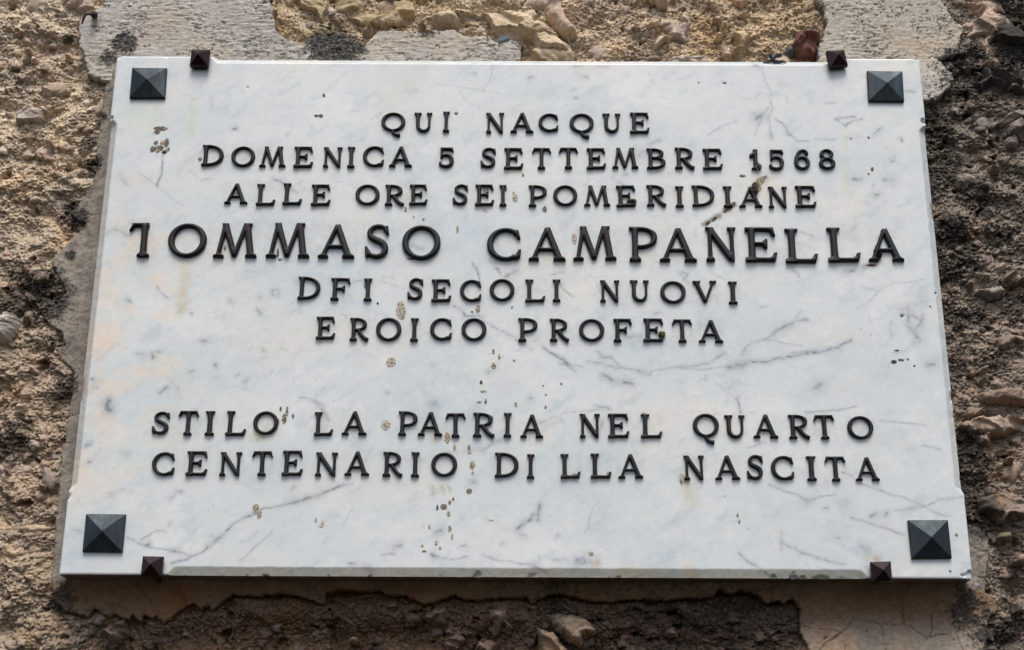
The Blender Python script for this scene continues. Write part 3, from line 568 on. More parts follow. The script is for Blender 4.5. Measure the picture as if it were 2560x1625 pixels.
MUD = [(1, 1125, 900, 30, 10, MD), (1, 1100, 925, 12, 9, MD), (1, 1150, 905, 10, 7, TAN), (1, 1090, 1000, 9, 9, MD), (1, 1140, 1000, 10, 8, TAN), (1, 1065, 1050, 8, 10, MD), (1, 1105, 1055, 9, 9, TAN), (1, 1075, 1040, 12, 12, MD), (1, 1120, 1035, 14, 14, MD), (1, 1165, 1000, 10, 20, MD), (1, 1150, 1065, 10, 8, DK), (1, 1175, 1045, 9, 9, TAN), (1, 1400, 1115, 8, 9, MD), (1, 2266, 670, 6, 8, DK), (1, 2215, 810, 9, 7, DK), (1, 2245, 812, 9, 9, MD), (1, 1654, 1352, 13, 11, TAN),
 (2, 1018, 1335, 13, 11, TAN), (2, 1225, 1385, 11, 20, LT), (2, 1215, 1350, 5, 8, LT), (2, 1432, 1465, 9, 14, MD), (2, 2040, 1410, 18, 9, TAN), (2, 1985, 1425, 20, 5, LT), (2, 460, 1465, 7, 13, TAN), (2, 1282, 1222, 3, 11, TAN), (2, 1160, 1330, 4, 11, MD), (2, 390, 1140, 8, 9, MD), (2, 1785, 1130, 7, 9, TAN),
 (3, 545, 1172, 15, 15, LT), (3, 438, 1232, 13, 6, DK), (3, 560, 1270, 30, 15, TAN), (3, 535, 1320, 20, 20, TAN), (3, 515, 1370, 14, 12, MD), (3, 590, 1245, 18, 6, MD), (3, 525, 1300, 14, 12, LT), (3, 520, 1345, 15, 14, MD), (3, 490, 1385, 9, 7, LT), (3, 365, 1437, 20, 11, MD), (3, 325, 1470, 20, 8, MD), (6, 240, 22, 16, 7, DK), (6, 195, 52, 14, 6, DK), (3, 1320, 963, 7, 6, RU), (3, 1195, 970, 3, 5, RU), (3, 1345, 1185, 7, 10, RU), (3, 1320, 1218, 5, 5, RU),
 (4, 1575, 225, 5, 14, RU), (4, 1945, 260, 5, 20, DK), (4, 1960, 305, 9, 6, MD), (5, 822, 95, 6, 16, TAN), (5, 1640, 160, 10, 24, LT), (5, 425, 625, 14, 18, LT), (5, 428, 668, 20, 26, LT), (5, 432, 705, 12, 12, LT), (5, 178, 480, 7, 20, MD), (5, 965, 650, 8, 17, TAN), (5, 925, 672, 4, 5, DK), (5, 264, 612, 4, 7, DK), (5, 355, 1025, 19, 21, LT), (5, 1072, 950, 6, 9, TAN), (5, 1075, 1048, 10, 12, TAN), (5, 1115, 985, 5, 14, TAN), (5, 988, 1165, 5, 9, DK), (5, 1003, 1228, 11, 6, TAN), (5, 975, 1303, 8, 5, TAN), (5, 1020, 1300, 3, 10, RU), (5, 1230, 1318, 4, 11, TAN), (5, 1440, 1340, 2, 9, MD), (5, 1440, 1250, 3, 5, MD), (5, 320, 1465, 18, 20, LT), (5, 2252, 832, 14, 14, TAN), (5, 1218, 1012, 5, 5, MD), (5, 2130, 1383, 10, 6, LT), (5, 1205, 640, 4, 7, TAN), (5, 585, 25, 5, 8, TAN), (5, 518, 8, 5, 7, TAN), (5, 1065, 1415, 5, 9, TAN), (5, 1548, 1175, 4, 6, RU), (5, 1422, 1188, 3, 4, DK), (5, 500, 300, 16, 5, RU),
 (4, 2010, 1370, 5, 20, MD), (4, 1990, 1420, 8, 22, MD), (4, 1950, 1440, 4, 12, LT), (4, 1965, 1350, 3, 12, RU), (4, 2052, 1400, 3, 12, MD),
 (6, 1382, 265, 16, 28, DK), (6, 1378, 215, 8, 9, TAN), (6, 1340, 345, 20, 6, DK), (6, 1100, 268, 5, 14, TAN), (6, 1515, 941, 9, 4, DK), (6, 1497, 1022, 11, 8, DK), (6, 1548, 1008, 12, 6, DK), (6, 1595, 1003, 5, 3, DK), (6, 1752, 634, 4, 5, DK), (6, 365, 120, 7, 18, TAN),
 (8, 750, 40, 11, 22, TAN), (8, 803, 110, 6, 13, TAN), (8, 905, 110, 7, 14, TAN), (8, 908, 140, 8, 8, LT), (8, 926, 232, 10, 17, TAN), (8, 930, 285, 6, 9, TAN), (8, 905, 415, 11, 11, MD), (8, 728, 524, 14, 11, MD), (8, 768, 495, 6, 9, RU), (8, 792, 470, 4, 9, RU), (8, 760, 575, 7, 13, TAN), (8, 681, 532, 3, 10, DK), (8, 768, 678, 7, 13, TAN), (8, 785, 735, 3, 13, TAN), (8, 626, 665, 4, 9, TAN), (8, 672, 780, 7, 8, TAN), (8, 700, 815, 6, 7, MD), (8, 590, 835, 8, 6, RU), (8, 576, 798, 3, 6, MD), (8, 1062, 615, 9, 4, LT), (8, 1757, 850, 9, 8, TAN), (8, 1650, 293, 16, 4, LT), (8, 1880, 288, 9, 5, TAN),
 (8, 2395, 330, 13, 22, LT), (9, 10, 345, 6, 14, MD), (9, 403, 580, 2, 10, TAN), (9, 415, 628, 3, 9, TAN), (9, 1935, 722, 6, 7, MD), (9, 1890, 975, 3, 5, RU), (7, 1790, 540, 12, 20, TAN), (7, 1815, 580, 8, 16, TAN), (7, 2210, 620, 4, 10, TAN), (7, 2250, 660, 9, 7, LT), (7, 2258, 640, 4, 10, LT), (7, 1998, 135, 6, 5, LT), (3, 130, 580, 4, 4, DK), (3, 310, 580, 9, 3, DK), (6, 1640, 1050, 2, 2, DK)]
CH = .0112                                       # chamfer size
def stop(v, a, b, tr=.014):                      # 1 between a and b, ramps just inside
    return sstep(a, a+tr, v)*sstep(b, b-tr, v)
A_L = tp(1, [(800, 815)])[0][1]; B_L = tp(7, [(480, 430)])[0][1]
A_R = tp(3, [(1712, 860)])[0][1]; B_R = tp(9, [(1985, 450)])[0][1]
A_B = tp(7, [(1160, 930)])[0][0]; B_B = tp(9, [(1330, 965)])[0][0]
A_T = tp(1, [(1470, 425)])[0][0]; B_T = tp(3, [(1160, 415)])[0][0]

def build_slab():
    st = .00115
    xs = np.linspace(-SX, SX, int(SLAB_W/st)); zs = np.linspace(-SZ, SZ, int(SLAB_H/st))
    x, z = np.meshgrid(xs, zs)
    n = fbm(x*35, z*35, 1001, 3)
    y = np.zeros_like(x)
    jig = .0011*fbm(x*60, z*60, 1003, 4, .6)
    for e, s, k in ((x+SX, stop(z, B_L, A_L), 1), (SX-x, stop(z, B_R, A_R), 1), (z+SZ, stop(x, A_B, B_B), .46), (SZ-z, stop(x, A_T, B_T), 1)):
        y = np.maximum(y, np.clip(CH*s - e + jig*s, 0, CH)*k)
    # worn arrises and small chips along the edge
    e = np.minimum(SX-np.abs(x), SZ-np.abs(z))
    y = np.maximum(y, .0012*sstep(.0017, 0, e))
    ch = sstep(.30, .55, fbm(x*26, z*26, 1011, 3))*sstep(.006, 0, e); y = y + .004*ch
    for t, px, py, r, d in ((9, 660, 1024, 6, .003), (9, 790, 1020, 9, .004), (9, 860, 1022, 6, .003), (9, 2035, 1010, 9, .004), (3, 1700, 850, 8, .006), (1, 785, 830, 5, .004), (1, 835, 400, 6, .003), (8, 960, 1004, 8, .003), (3, 1660, 412, 8, .003)):
        q = place(t, px, py, .002); rr = r*PXM*1.3
        y += d*sstep(1, .4, np.hypot(x-q[0], z-q[1])/rr*(1+.9*n+.5*fbm(x*160, z*160, 1012, 2)))*(e < .016)
    for t, px, py, r in ((2, 812, 798, 5), (6, 1555, 700, 5.5), (6, 1790, 540, 3.5), (1, 1735, 612, 2)):
        q = place(t, px, py, 0); y += .006*sstep(1, .5, np.hypot(x-q[0], z-q[1])/(r*PXM))
    y += .00025*fbm(x*6, z*6, 1021, 2)
    # --- marble colour
    base = np.array([.635, .668, .66])
    cl = fbm(x*5+.6*n, z*7, 1031, 5, .55)
    C = np.broadcast_to(base, x.shape+(3,)).copy()
    C = mix(C, np.array([.545, .61, .635]), sstep(.0, .55, cl)*.85)
    C = mix(C, np.array([.735, .75, .73]), sstep(.0, .5, -cl)*.7)
    C = mix(C, np.array([.76, .70, .62]), sstep(.05, .55, fbm(x*7, z*9, 1041, 4))*.5)
    # rusty cream clouding at the left side
    q = place(4, 850, 900, 0); g = np.exp(-(((x-q[0])/.085)**2+((z-q[1])/.23)**2))
    C = mix(C, np.array([.76, .64, .51]), g*sstep(-.15, .45, fbm(x*16, z*24, 1051, 4, .55))*.95)
    q = place(4, 680, 1000, 0); g = np.exp(-(((x-q[0])/.035)**2+((z-q[1])/.20)**2))
    C = mix(C, np.array([.77, .63, .49]), g*sstep(-.2, .4, fbm(x*24, z*18, 1052, 4, .55))*.6)
    # faint streaky grain, rising to the right
    th = math.radians(28); a = x*math.cos(th)+z*math.sin(th); b = -x*math.sin(th)+z*math.cos(th)
    th = math.radians(24); a = x*math.cos(th)+z*math.sin(th); b = -x*math.sin(th)+z*math.cos(th)
    mot = fbm(a*20+.5*n, b*40+.5*n, 1063, 5, .62); C = mix(C, np.array([.45, .51, .54]), sstep(.0, .5, mot)*.48)
    C = mix(C, np.array([.75, .765, .745]), sstep(.1, .6, -mot)*.5)
    C = C*(1+.05*fbm(x*150, z*150, 1064, 3, .65))[..., None]
    stz = fbm(a*26, b*95, 1061, 4, .55)
    C = mix(C, np.array([.46, .50, .57]), sstep(.30, .66, stz)*.5)
    th = math.radians(-24); a2 = x*math.cos(th)+z*math.sin(th); b2 = -x*math.sin(th)+z*math.cos(th)
    hair = np.abs(fbm(a2*9+.5*n, b2*15, 1071, 5, .58)); amt = sstep(-.05, .5, fbm(x*6, z*6, 1072, 3))
    C = mix(C, np.array([.42, .45, .51]), sstep(.016, .0, hair)*amt*.5)
    hair2 = np.abs(fbm(a*8+.4*n, b*20, 1073, 5, .6)); C = mix(C, np.array([.42, .45, .51]), sstep(.013, 0, hair2)*sstep(.05, .5, fbm(x*7, z*7, 1074, 3))*.45)
    fl = sstep(.60, .74, fbm(a*50, b*110, 1081, 3)); C = mix(C, np.array([.30, .33, .38]), fl*.6)
    xf, zf = x.ravel(), z.ravel(); Cf = C.reshape(-1, 3)
    wobx = (.0030*fbm(x*70, z*70, 1091, 4, .6)).ravel(); wobz = (.0030*fbm(x*70, z*70, 1092, 4, .6)).ravel()
    dens = fbm(x*120, z*120, 1093, 3, .6).ravel(); big = fbm(x*55, z*55, 1095, 3).ravel()
    nx = len(xs)
    def strip(pts, pad):
        lo, hi = pts.min(0)-pad, pts.max(0)+pad
        i0, i1 = np.searchsorted(xs, [lo[0], hi[0]]); j0, j1 = np.searchsorted(zs, [lo[1], hi[1]])
        if i1 <= i0 or j1 <= j0: return None
        jj, ii = np.meshgrid(np.arange(j0, j1), np.arange(i0, i1), indexing='ij')
        return (jj*nx+ii).ravel()
    for t, p, wpx, s in VEINS:
        pts = tp(t, p); wd = wpx*PXM*.62
        idx = strip(pts, wd*4+.006)
        if idx is None: continue
        d = line_field(xf[idx]+wobx[idx], zf[idx]+wobz[idx], pts)
        core = np.exp(-(d/(wd*.75))**2)*(.50+1.5*dens[idx]+.7*big[idx]).clip(.0, 1.5)
        halo = np.exp(-(d/(wd*2.6))**2)*.28
        k = np.clip(s*1.85*(core*.80+halo*1.1), 0, .95)
        Cf[idx] = mix(Cf[idx], np.array([.20, .225, .265]), k)
    for t, p, wpx, m, s in STAINS:
        pts = tp(t, p); wd = wpx*PXM
        idx = strip(pts, wd*3)
        if idx is None: continue
        d = line_field(xf[idx]+wobx[idx]*2, zf[idx]+wobz[idx]*2, pts)
        k = s*np.exp(-(d/wd)**2)*(.8+.7*dens[idx]+.5*big[idx]).clip(0, 1.2)
        Cf[idx] = mix(Cf[idx], Cf[idx]*np.array(m), np.clip(k, 0, 1))
    for t, px, py, rx, rz, c in MUD:               # residue of dried mud round the crumbs
        q = tp(t, [(px, py)])[0]; ax, az = max(.0014, rx*ZS*PXM*1.8), max(.0014, rz*ZS*PXM*1.8)
        idx = strip(q[None], max(ax, az)*1.6)
        if idx is None: continue
        d = np.hypot((xf[idx]-q[0])/ax, (zf[idx]-q[1])/az)
        k = sstep(1.25, .6, d+1.5*dens[idx])
        Cf[idx] = mix(Cf[idx], np.array(c)*.95, k*.5)
        Cf[idx] = mix(Cf[idx], Cf[idx]*np.array([.86, .78, .66]), np.exp(-(d/1.1)**2)*(.5+dens[idx]).clip(0, 1)*.7)
    for _, recs in LINES:                           # warm contact shadow round each letter, longer below, painted into the marble
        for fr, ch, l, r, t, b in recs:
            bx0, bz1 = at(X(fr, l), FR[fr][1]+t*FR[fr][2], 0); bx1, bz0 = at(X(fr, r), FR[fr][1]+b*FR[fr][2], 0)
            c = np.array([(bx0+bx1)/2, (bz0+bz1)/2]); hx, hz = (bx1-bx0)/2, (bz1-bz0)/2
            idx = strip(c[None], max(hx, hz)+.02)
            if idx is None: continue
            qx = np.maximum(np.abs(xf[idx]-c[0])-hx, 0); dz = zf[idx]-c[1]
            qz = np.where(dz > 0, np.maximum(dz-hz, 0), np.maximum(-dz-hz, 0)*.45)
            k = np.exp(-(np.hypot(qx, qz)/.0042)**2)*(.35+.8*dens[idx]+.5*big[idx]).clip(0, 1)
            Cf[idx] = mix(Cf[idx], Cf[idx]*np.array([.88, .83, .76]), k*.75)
    # rust and lichen specks
    sp = sstep(.66, .76, perlin(xf*230, zf*230, 1101))*sstep(.15, .4, fbm(xf*11, zf*11, 1102, 2)); Cf[:] = mix(Cf, np.array([.22, .16, .11]), sp*.5)
    # warm tint and dirt flecks on the lower chamfer; left chamfer and sides darker
    lowc = (sstep(-SZ+CH*1.05, -SZ+CH*.85, z)*stop(x, A_B, B_B)).ravel()
    Cf[:] = mix(Cf, Cf*np.array([1.0, .925, .79])*(1+.18*dens)[..., None], lowc*.9)
    dk = lowc*sstep(.28, .5, big)*sstep(-SZ+.004, -SZ+.001, zf); Cf[:] = mix(Cf, np.array([.07, .05, .04]), dk*.9)
    lef = (sstep(-SX+CH*1.05, -SX+CH*.85, x)*stop(z, B_L, A_L)).ravel(); Cf[:] = mix(Cf, Cf*np.array([.90, .85, .80]), lef*.8)
    V = np.stack([xf, y.ravel(), zf], 1)
    F = grid_faces(len(xs), len(zs))
    nb = len(V)
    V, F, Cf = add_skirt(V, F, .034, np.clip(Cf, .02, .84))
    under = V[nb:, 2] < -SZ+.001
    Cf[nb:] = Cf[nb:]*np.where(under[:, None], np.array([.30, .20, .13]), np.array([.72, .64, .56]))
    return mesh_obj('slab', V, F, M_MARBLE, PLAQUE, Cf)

# ------------------------------------------------------------------ bronze letters
def ribbon(pts, wid):
    pts = np.array(pts, float); wid = np.broadcast_to(np.array(wid, float), (len(pts),))
    t = np.gradient(pts, axis=0); t /= np.linalg.norm(t, axis=1)[:, None]
    nrm = np.stack([-t[:, 1], t[:, 0]], 1)
    return np.concatenate([pts+nrm*wid[:, None]/2, (pts-nrm*wid[:, None]/2)[::-1]])
def arc(cx, cy, rx, ry, a0, a1, n=40):
    a = np.radians(np.linspace(a0, a1, n)); return np.stack([cx+rx*np.cos(a), cy+ry*np.sin(a)], 1), a
def bez(p0, p1, p2, p3, n=14):
    t = np.linspace(0, 1, n)[:, None]; p0, p1, p2, p3 = map(np.array, (p0, p1, p2, p3))
    return (1-t)**3*p0+3*(1-t)**2*t*p1+3*(1-t)*t*t*p2+t**3*p3
TK, TN, SF = .164, .102, .10                     # thick stroke, thin stroke, serif depth
def quad(*p): return np.array(p, float)
def bar(x0, y0, x1, y1, w0, w1=None):
    return ribbon([(x0, y0), ((x0+x1)/2, (y0+y1)/2), (x1, y1)], [w0, ((w0+(w1 or w0))/2), (w1 or w0)])
def serif(cx, y, w, up, st=TK):                  # flat foot, wedge into the stem; up=+1 grows upward from y
    h = SF*.62
    return quad((cx-w/2, y), (cx+w/2, y), (cx+w/2, y+up*h), (cx+st*.5, y+up*h*2.1), (cx-st*.5, y+up*h*2.1), (cx-w/2, y+up*h))
def stem(cx, w=TK, y0=0., y1=1., sw=None, bot=True, top=True):
    sw = sw or w+.155
    P = [ribbon([(cx, y0), (cx, (y0+y1)/2), (cx, y1)], [w*1.08, w*.96, w*1.08])]
    if bot: P.append(serif(cx, y0, sw, 1, w))
    if top: P.append(serif(cx, y1, sw, -1, w))
    return P
def arm_end(x, y, d, k=1.0):                     # flared end of an arm; d=+1 upward flick, -1 downward
    return quad((x-.20*k, y-d*.045), (x-.005, y-d*.05), (x+.02, y+d*.045), (x+.055*k, y+d*.21*k), (x-.035*k, y+d*.20*k), (x-.07*k, y+d*.10*k), (x-.16*k, y+d*.045))
def ring(cx, cy, rx, ry, a0, a1, tk=TK, tn=TN, n=64, tilt=0.):
    p, a = arc(cx, cy, rx, ry, a0, a1, n)
    return ribbon(p, tn+(tk-tn)*np.abs(np.cos(a-tilt))**1.5)
def ringfull(cx, cy, rx, ry, **k): return [ring(cx, cy, rx, ry, -6, 186, **k), ring(cx, cy, rx, ry, 174, 366, **k)]
def g_O(): return 1.0, ringfull(.5, .5, .42, .445)
def g_Q():
    t = bez((.46, .06), (.50, -.10), (.58, -.24), (.80, -.22))
    return 1.0, ringfull(.5, .5, .42, .445) + [ribbon(t, np.linspace(.11, .16, len(t))), quad((.72, -.29), (.80, -.30), (.81, -.17), (.74, -.15))]
def g_I(): return .34, stem(.17)
def g_L():
    return .82, stem(.19, bot=False) + [bar(.03, .052, .76, .052, .104), arm_end(.765, .05, 1), quad((.03, 0), (.3, 0), (.29, .13), (.10, .13), (.03, .09))]
def _E(bottom=True):
    P = stem(.19, top=False, bot=not bottom) + [bar(.03, .948, .74, .948, .104), arm_end(.735, .95, -1), quad((.03, 1), (.3, 1), (.29, .87), (.10, .87), (.03, .91)),
        bar(.2, .515, .55, .515, .095), quad((.50, .38), (.575, .37), (.585, .66), (.52, .645), (.44, .56), (.44, .47))]
    if bottom: P += [bar(.02, .052, .76, .052, .104), arm_end(.765, .05, 1), quad((.02, 0), (.3, 0), (.29, .13), (.10, .13), (.02, .09))]
    return P
def g_E(): return .82, _E()
def g_F(): return .80, _E(False)
def g_T(side='both'):
    P = stem(.41, top=False) + [quad((.30, 1), (.52, 1), (.52, .86), (.30, .86))]
    P += [bar(.07, .948, .45, .948, .104), quad((.0, .765), (.075, .78), (.16, .90), (.24, .905), (.22, 1), (.075, 1), (.06, .93))]
    if side == 'both': P += [bar(.40, .948, .75, .948, .104), quad((.82, .765), (.745, .78), (.66, .90), (.58, .905), (.60, 1), (.745, 1), (.76, .93))]
    return (.82, P) if side == 'both' else (.54, P)
def g_Tb(): return g_T('left')
def g_D():
    c = bez((.2, .945), (.66, .97), (.86, .76), (.865, .50), 24); c2 = bez((.865, .50), (.86, .24), (.66, .03), (.2, .055), 24)
    c = np.concatenate([c, c2[1:]])
    w = TN+(TK-TN)*np.exp(-((c[:, 1]-.5)/.33)**4)
    return .95, stem(.19, sw=.32) + [ribbon(c, w)]
def _bowl(x1, y0, y1, tk=TK):
    m = (y0+y1)/2
    c = bez((.2, y1), (x1-.18, y1+.02), (x1, y1-.08), (x1, m), 18); c2 = bez((x1, m), (x1, y0+.08), (x1-.18, y0-.02), (.2, y0), 18)
    c = np.concatenate([c, c2[1:]]); return ribbon(c, TN*.95+(tk-TN*.95)*np.exp(-((c[:, 1]-m)/((y1-y0)*.33))**4))
def g_P(): return .80, stem(.19) + [_bowl(.72, .42, .95)]
def g_R():
    leg = bez((.38, .47), (.50, .30), (.58, .10), (.82, .02))
    return .84, stem(.19) + [_bowl(.68, .47, .95), ribbon(leg, np.linspace(.15, .16, len(leg)))]
def g_B(): return .82, stem(.19) + [_bowl(.66, .53, .95), _bowl(.73, .053, .53)]
def g_A():
    return .96, [bar(.12, .03, .475, .96, TN*1.05, TN*1.05), bar(.80, .03, .475, .97, TK*1.08, TK*.95), bar(.25, .335, .70, .335, .085),
                 quad((.0, 0), (.27, 0), (.27, .06), (.19, .12), (.12, .12), (.0, .06)), quad((.64, 0), (.96, 0), (.96, .06), (.86, .13), (.72, .13), (.64, .06)), quad((.42, .90), (.475, 1.0), (.53, .90))]
def g_V():
    return .93, [bar(.12, .97, .465, .05, TK, TK*.9), bar(.80, .97, .465, .05, TN, TN), quad((0, 1), (.30, 1), (.30, .94), (.20, .88), (.06, .88), (0, .94)), quad((.66, 1), (.93, 1), (.93, .94), (.85, .88), (.76, .88), (.66, .94)), quad((.41, .10), (.465, 0), (.52, .10))]
def g_M():
    return 1.11, [bar(.12, .03, .27, .96, TN, TN*1.1), bar(.27, .96, .545, .05, TK, TK*.85), bar(.80, .97, .545, .05, TN*1.1, TN), bar(.96, .03, .83, .97, TK*1.05, TK),
                  quad((.0, 0), (.27, 0), (.27, .06), (.18, .11), (.10, .11), (.0, .06)), quad((.82, 0), (1.11, 0), (1.11, .06), (1.03, .13), (.90, .13), (.82, .06)),
                  quad((.19, 1), (.35, 1), (.37, .92), (.26, .88), (.19, .94)), quad((.75, 1), (.96, 1), (.96, .94), (.90, .88), (.74, .90)), quad((.49, .09), (.535, 0), (.585, .09))]
def g_N():
    return .80, stem(.13, TN, sw=.22, top=False) + stem(.70, TN, sw=.22, bot=False) + [bar(.14, .94, .67, .06, TK), quad((0.02, 1), (.22, 1), (.26, .90), (.10, .90), (.02, .95)), quad((.60, .12), (.66, 0), (.755, 0), (.755, .14))]
def g_U():
    c = np.concatenate([[(.17, .97), (.17, .6)], bez((.17, .40), (.17, .0), (.68, -.06), (.68, .42), 26), [(.68, .6), (.68, .97)]])
    w = np.concatenate([[TK, TK], np.linspace(TK, TN, 26), [TN, TN]])
    return .83, [ribbon(c, w), serif(.17, 1, .32, -1), serif(.68, 1, .24, -1, TN)]
def g_C():
    return .90, [ring(.5, .5, .42, .445, 48, 305), quad((.70, .78), (.77, .93), (.83, .94), (.89, .66), (.81, .66), (.76, .76)), quad((.66, .13), (.76, .01), (.88, .10), (.90, .34), (.83, .33), (.76, .18))]
def g_S():
    c = np.concatenate([arc(.36, .735, .235, .21, 40, 180, 18)[0], bez((.125, .735), (.125, .56), (.34, .55), (.44, .46), 10)[1:], bez((.44, .46), (.60, .36), (.56, .05), (.31, .053), 16)[1:], bez((.31, .053), (.20, .053), (.12, .11), (.085, .20), 8)[1:]])
    t = np.linspace(0, 1, len(c)); w = TN+(TK*1.05-TN)*np.exp(-((t-.55)/.24)**2)
    return .68, [ribbon(c, w), quad((.48, .80), (.55, .95), (.61, .95), (.635, .69), (.56, .70), (.52, .78)), quad((.0, .34), (.055, .35), (.15, .19), (.17, .10), (.06, .02), (.02, .05))]
def g_5():
    c = np.concatenate([[(.12, .53)], bez((.14, .57), (.32, .68), (.545, .60), (.545, .33), 16), bez((.545, .33), (.545, .02), (.26, -.02), (.08, .12), 16)[1:]])
    return .62, [bar(.11, .98, .11, .46, .10), bar(.06, .93, .56, .93, .14), quad((.46, .86), (.58, 1), (.62, .80), (.54, .79)), ribbon(c, np.concatenate([[.09], np.linspace(.10, .17, 15), np.linspace(.17, .12, 17)])[:len(c)]), quad((.0, .22), (.04, .28), (.12, .24), (.14, .08), (.05, .08), (.0, .15))]
def g_1(): return .36, stem(.23, bot=True, top=False, sw=.34) + [quad((.14, 1), (.32, 1), (.32, .85), (.18, .80), (.0, .66), (.0, .60), (.14, .62)), quad((.0, .73), (.14, .86), (.2, .7), (.06, .60))]
def g_6():
    c = np.concatenate([bez((.58, .78), (.56, .98), (.30, 1.02), (.19, .78), 14), bez((.19, .78), (.10, .60), (.095, .48), (.095, .34), 8)[1:]])
    return .68, ringfull(.345, .325, .25, .275, tk=.16, tn=.11) + [ribbon(c, np.linspace(.11, .16, len(c))), quad((.50, .88), (.62, .86), (.63, .73), (.55, .70), (.50, .76))]
def g_8(): return .70, ringfull(.35, .745, .215, .205, tk=.15, tn=.11) + ringfull(.35, .285, .265, .235, tk=.16, tn=.11)

GL = dict(O=g_O, Q=g_Q, I=g_I, L=g_L, E=g_E, F=g_F, T=g_T, D=g_D, P=g_P, R=g_R, B=g_B, A=g_A, V=g_V, M=g_M, N=g_N, U=g_U, C=g_C, S=g_S)
GL.update({'5': g_5, '1': g_1, '6': g_6, '8': g_8, 'Tb': g_Tb})
GMESH = {}
def inside(P, poly):
    n = len(poly); r = np.zeros(len(P), bool)
    for i in range(n):
        A = poly[i]; B = poly[(i+1) % n]
        c = (A[1] > P[:, 1]) != (B[1] > P[:, 1])
        with np.errstate(divide='ignore', invalid='ignore'):
            r ^= c & (P[:, 0] < (B[0]-A[0])*(P[:, 1]-A[1])/(B[1]-A[1])+A[0])
    return r
def winding_fix(p):
    a = np.roll(p, -1, 0); return p if (p[:, 0]*a[:, 1]-a[:, 0]*p[:, 1]).sum() > 0 else p[::-1]
def near_min(P, Q):
    d = np.full(len(P), 9.0); k = np.zeros(len(P), int)
    for s in range(0, len(P), 1500):
        D = ((P[s:s+1500, None, :]-Q[None])**2).sum(-1); j = D.argmin(1); k[s:s+1500] = j; d[s:s+1500] = np.sqrt(D[np.arange(len(j)), j])
    return d, k
def glyph_mesh(key, step):
    """one bronze letter in its unit box, cast face 1 unit = letter height; bevelled front, straight sides"""
    if (key, step) in GMESH: return GMESH[(key, step)]
    wd, polys = GL[key]()
    polys = [winding_fix(np.asarray(p)) for p in polys]
    Q = []
    for i, p in enumerate(polys):
        nx_ = np.roll(p, -1, 0); seg = []
        for a, b in zip(p, nx_):
            m = max(2, int(np.linalg.norm(b-a)/(step*.35))); t = np.linspace(0, 1, m, endpoint=False)[:, None]; seg.append(a+(b-a)*t)
        seg = np.concatenate(seg); ok = np.ones(len(seg), bool)
        for j, q in enumerate(polys):
            if j != i: ok &= ~inside(seg, q)
        Q.append(seg[ok])
    Q = np.concatenate(Q)
    lo = np.concatenate(polys).min(0)-step*2; hi = np.concatenate(polys).max(0)+step*2
    xs = np.arange(lo[0], hi[0], step); ys = np.arange(lo[1], hi[1], step)
    X, Y = np.meshgrid(xs, ys); P = np.stack([X.ravel(), Y.ravel()], 1)
    ins = np.zeros(len(P), bool)
    for p in polys: ins |= inside(P, p)
    d, k = near_min(P, Q)
    d = np.where(ins, d, 0)
    G = ins.reshape(X.shape)
    keep = (G[:-1, :-1].astype(int)+G[1:, 1:]+G[1:, :-1]+G[:-1, 1:]) >= 2
    pos = np.where((ins | False)[:, None], P, Q[k])
    # inner vertices that hug the outline slide onto it, which keeps the edge smooth
    hug = ins & (d < step*.38); pos[hug] = Q[k][hug]; d[hug] = 0
    bev = .050
    h = .62+.38*np.sin(np.clip(d/bev, 0, 1)*math.pi/2)
    h = h + .05*np.clip((d-bev)/.04, 0, 1)
    GMESH[(key, step)] = (wd, pos, h, keep, len(xs), len(ys))
    return GMESH[(key, step)]
MESHES = {}
def letter_data(key, thick, step, hw):
    kk = (key, thick, step)
    if kk in MESHES: return MESHES[kk]
    wd, pos, h, keep, nx, ny = glyph_mesh(key, step)
    F = grid_faces(nx, ny, keep)
    V = np.stack([pos[:, 0]-wd/2, -h, pos[:, 1]], 1)      # unit letter; scaled per object
    V, F, _ = compact(V, F)
    V, F, _ = add_skirt(V, F, .12)
    o = mesh_obj('letter', V, F, M_BRONZE); me = o.data; bpy.data.objects.remove(o)
    MESHES[kk] = (wd, me); return MESHES[kk]

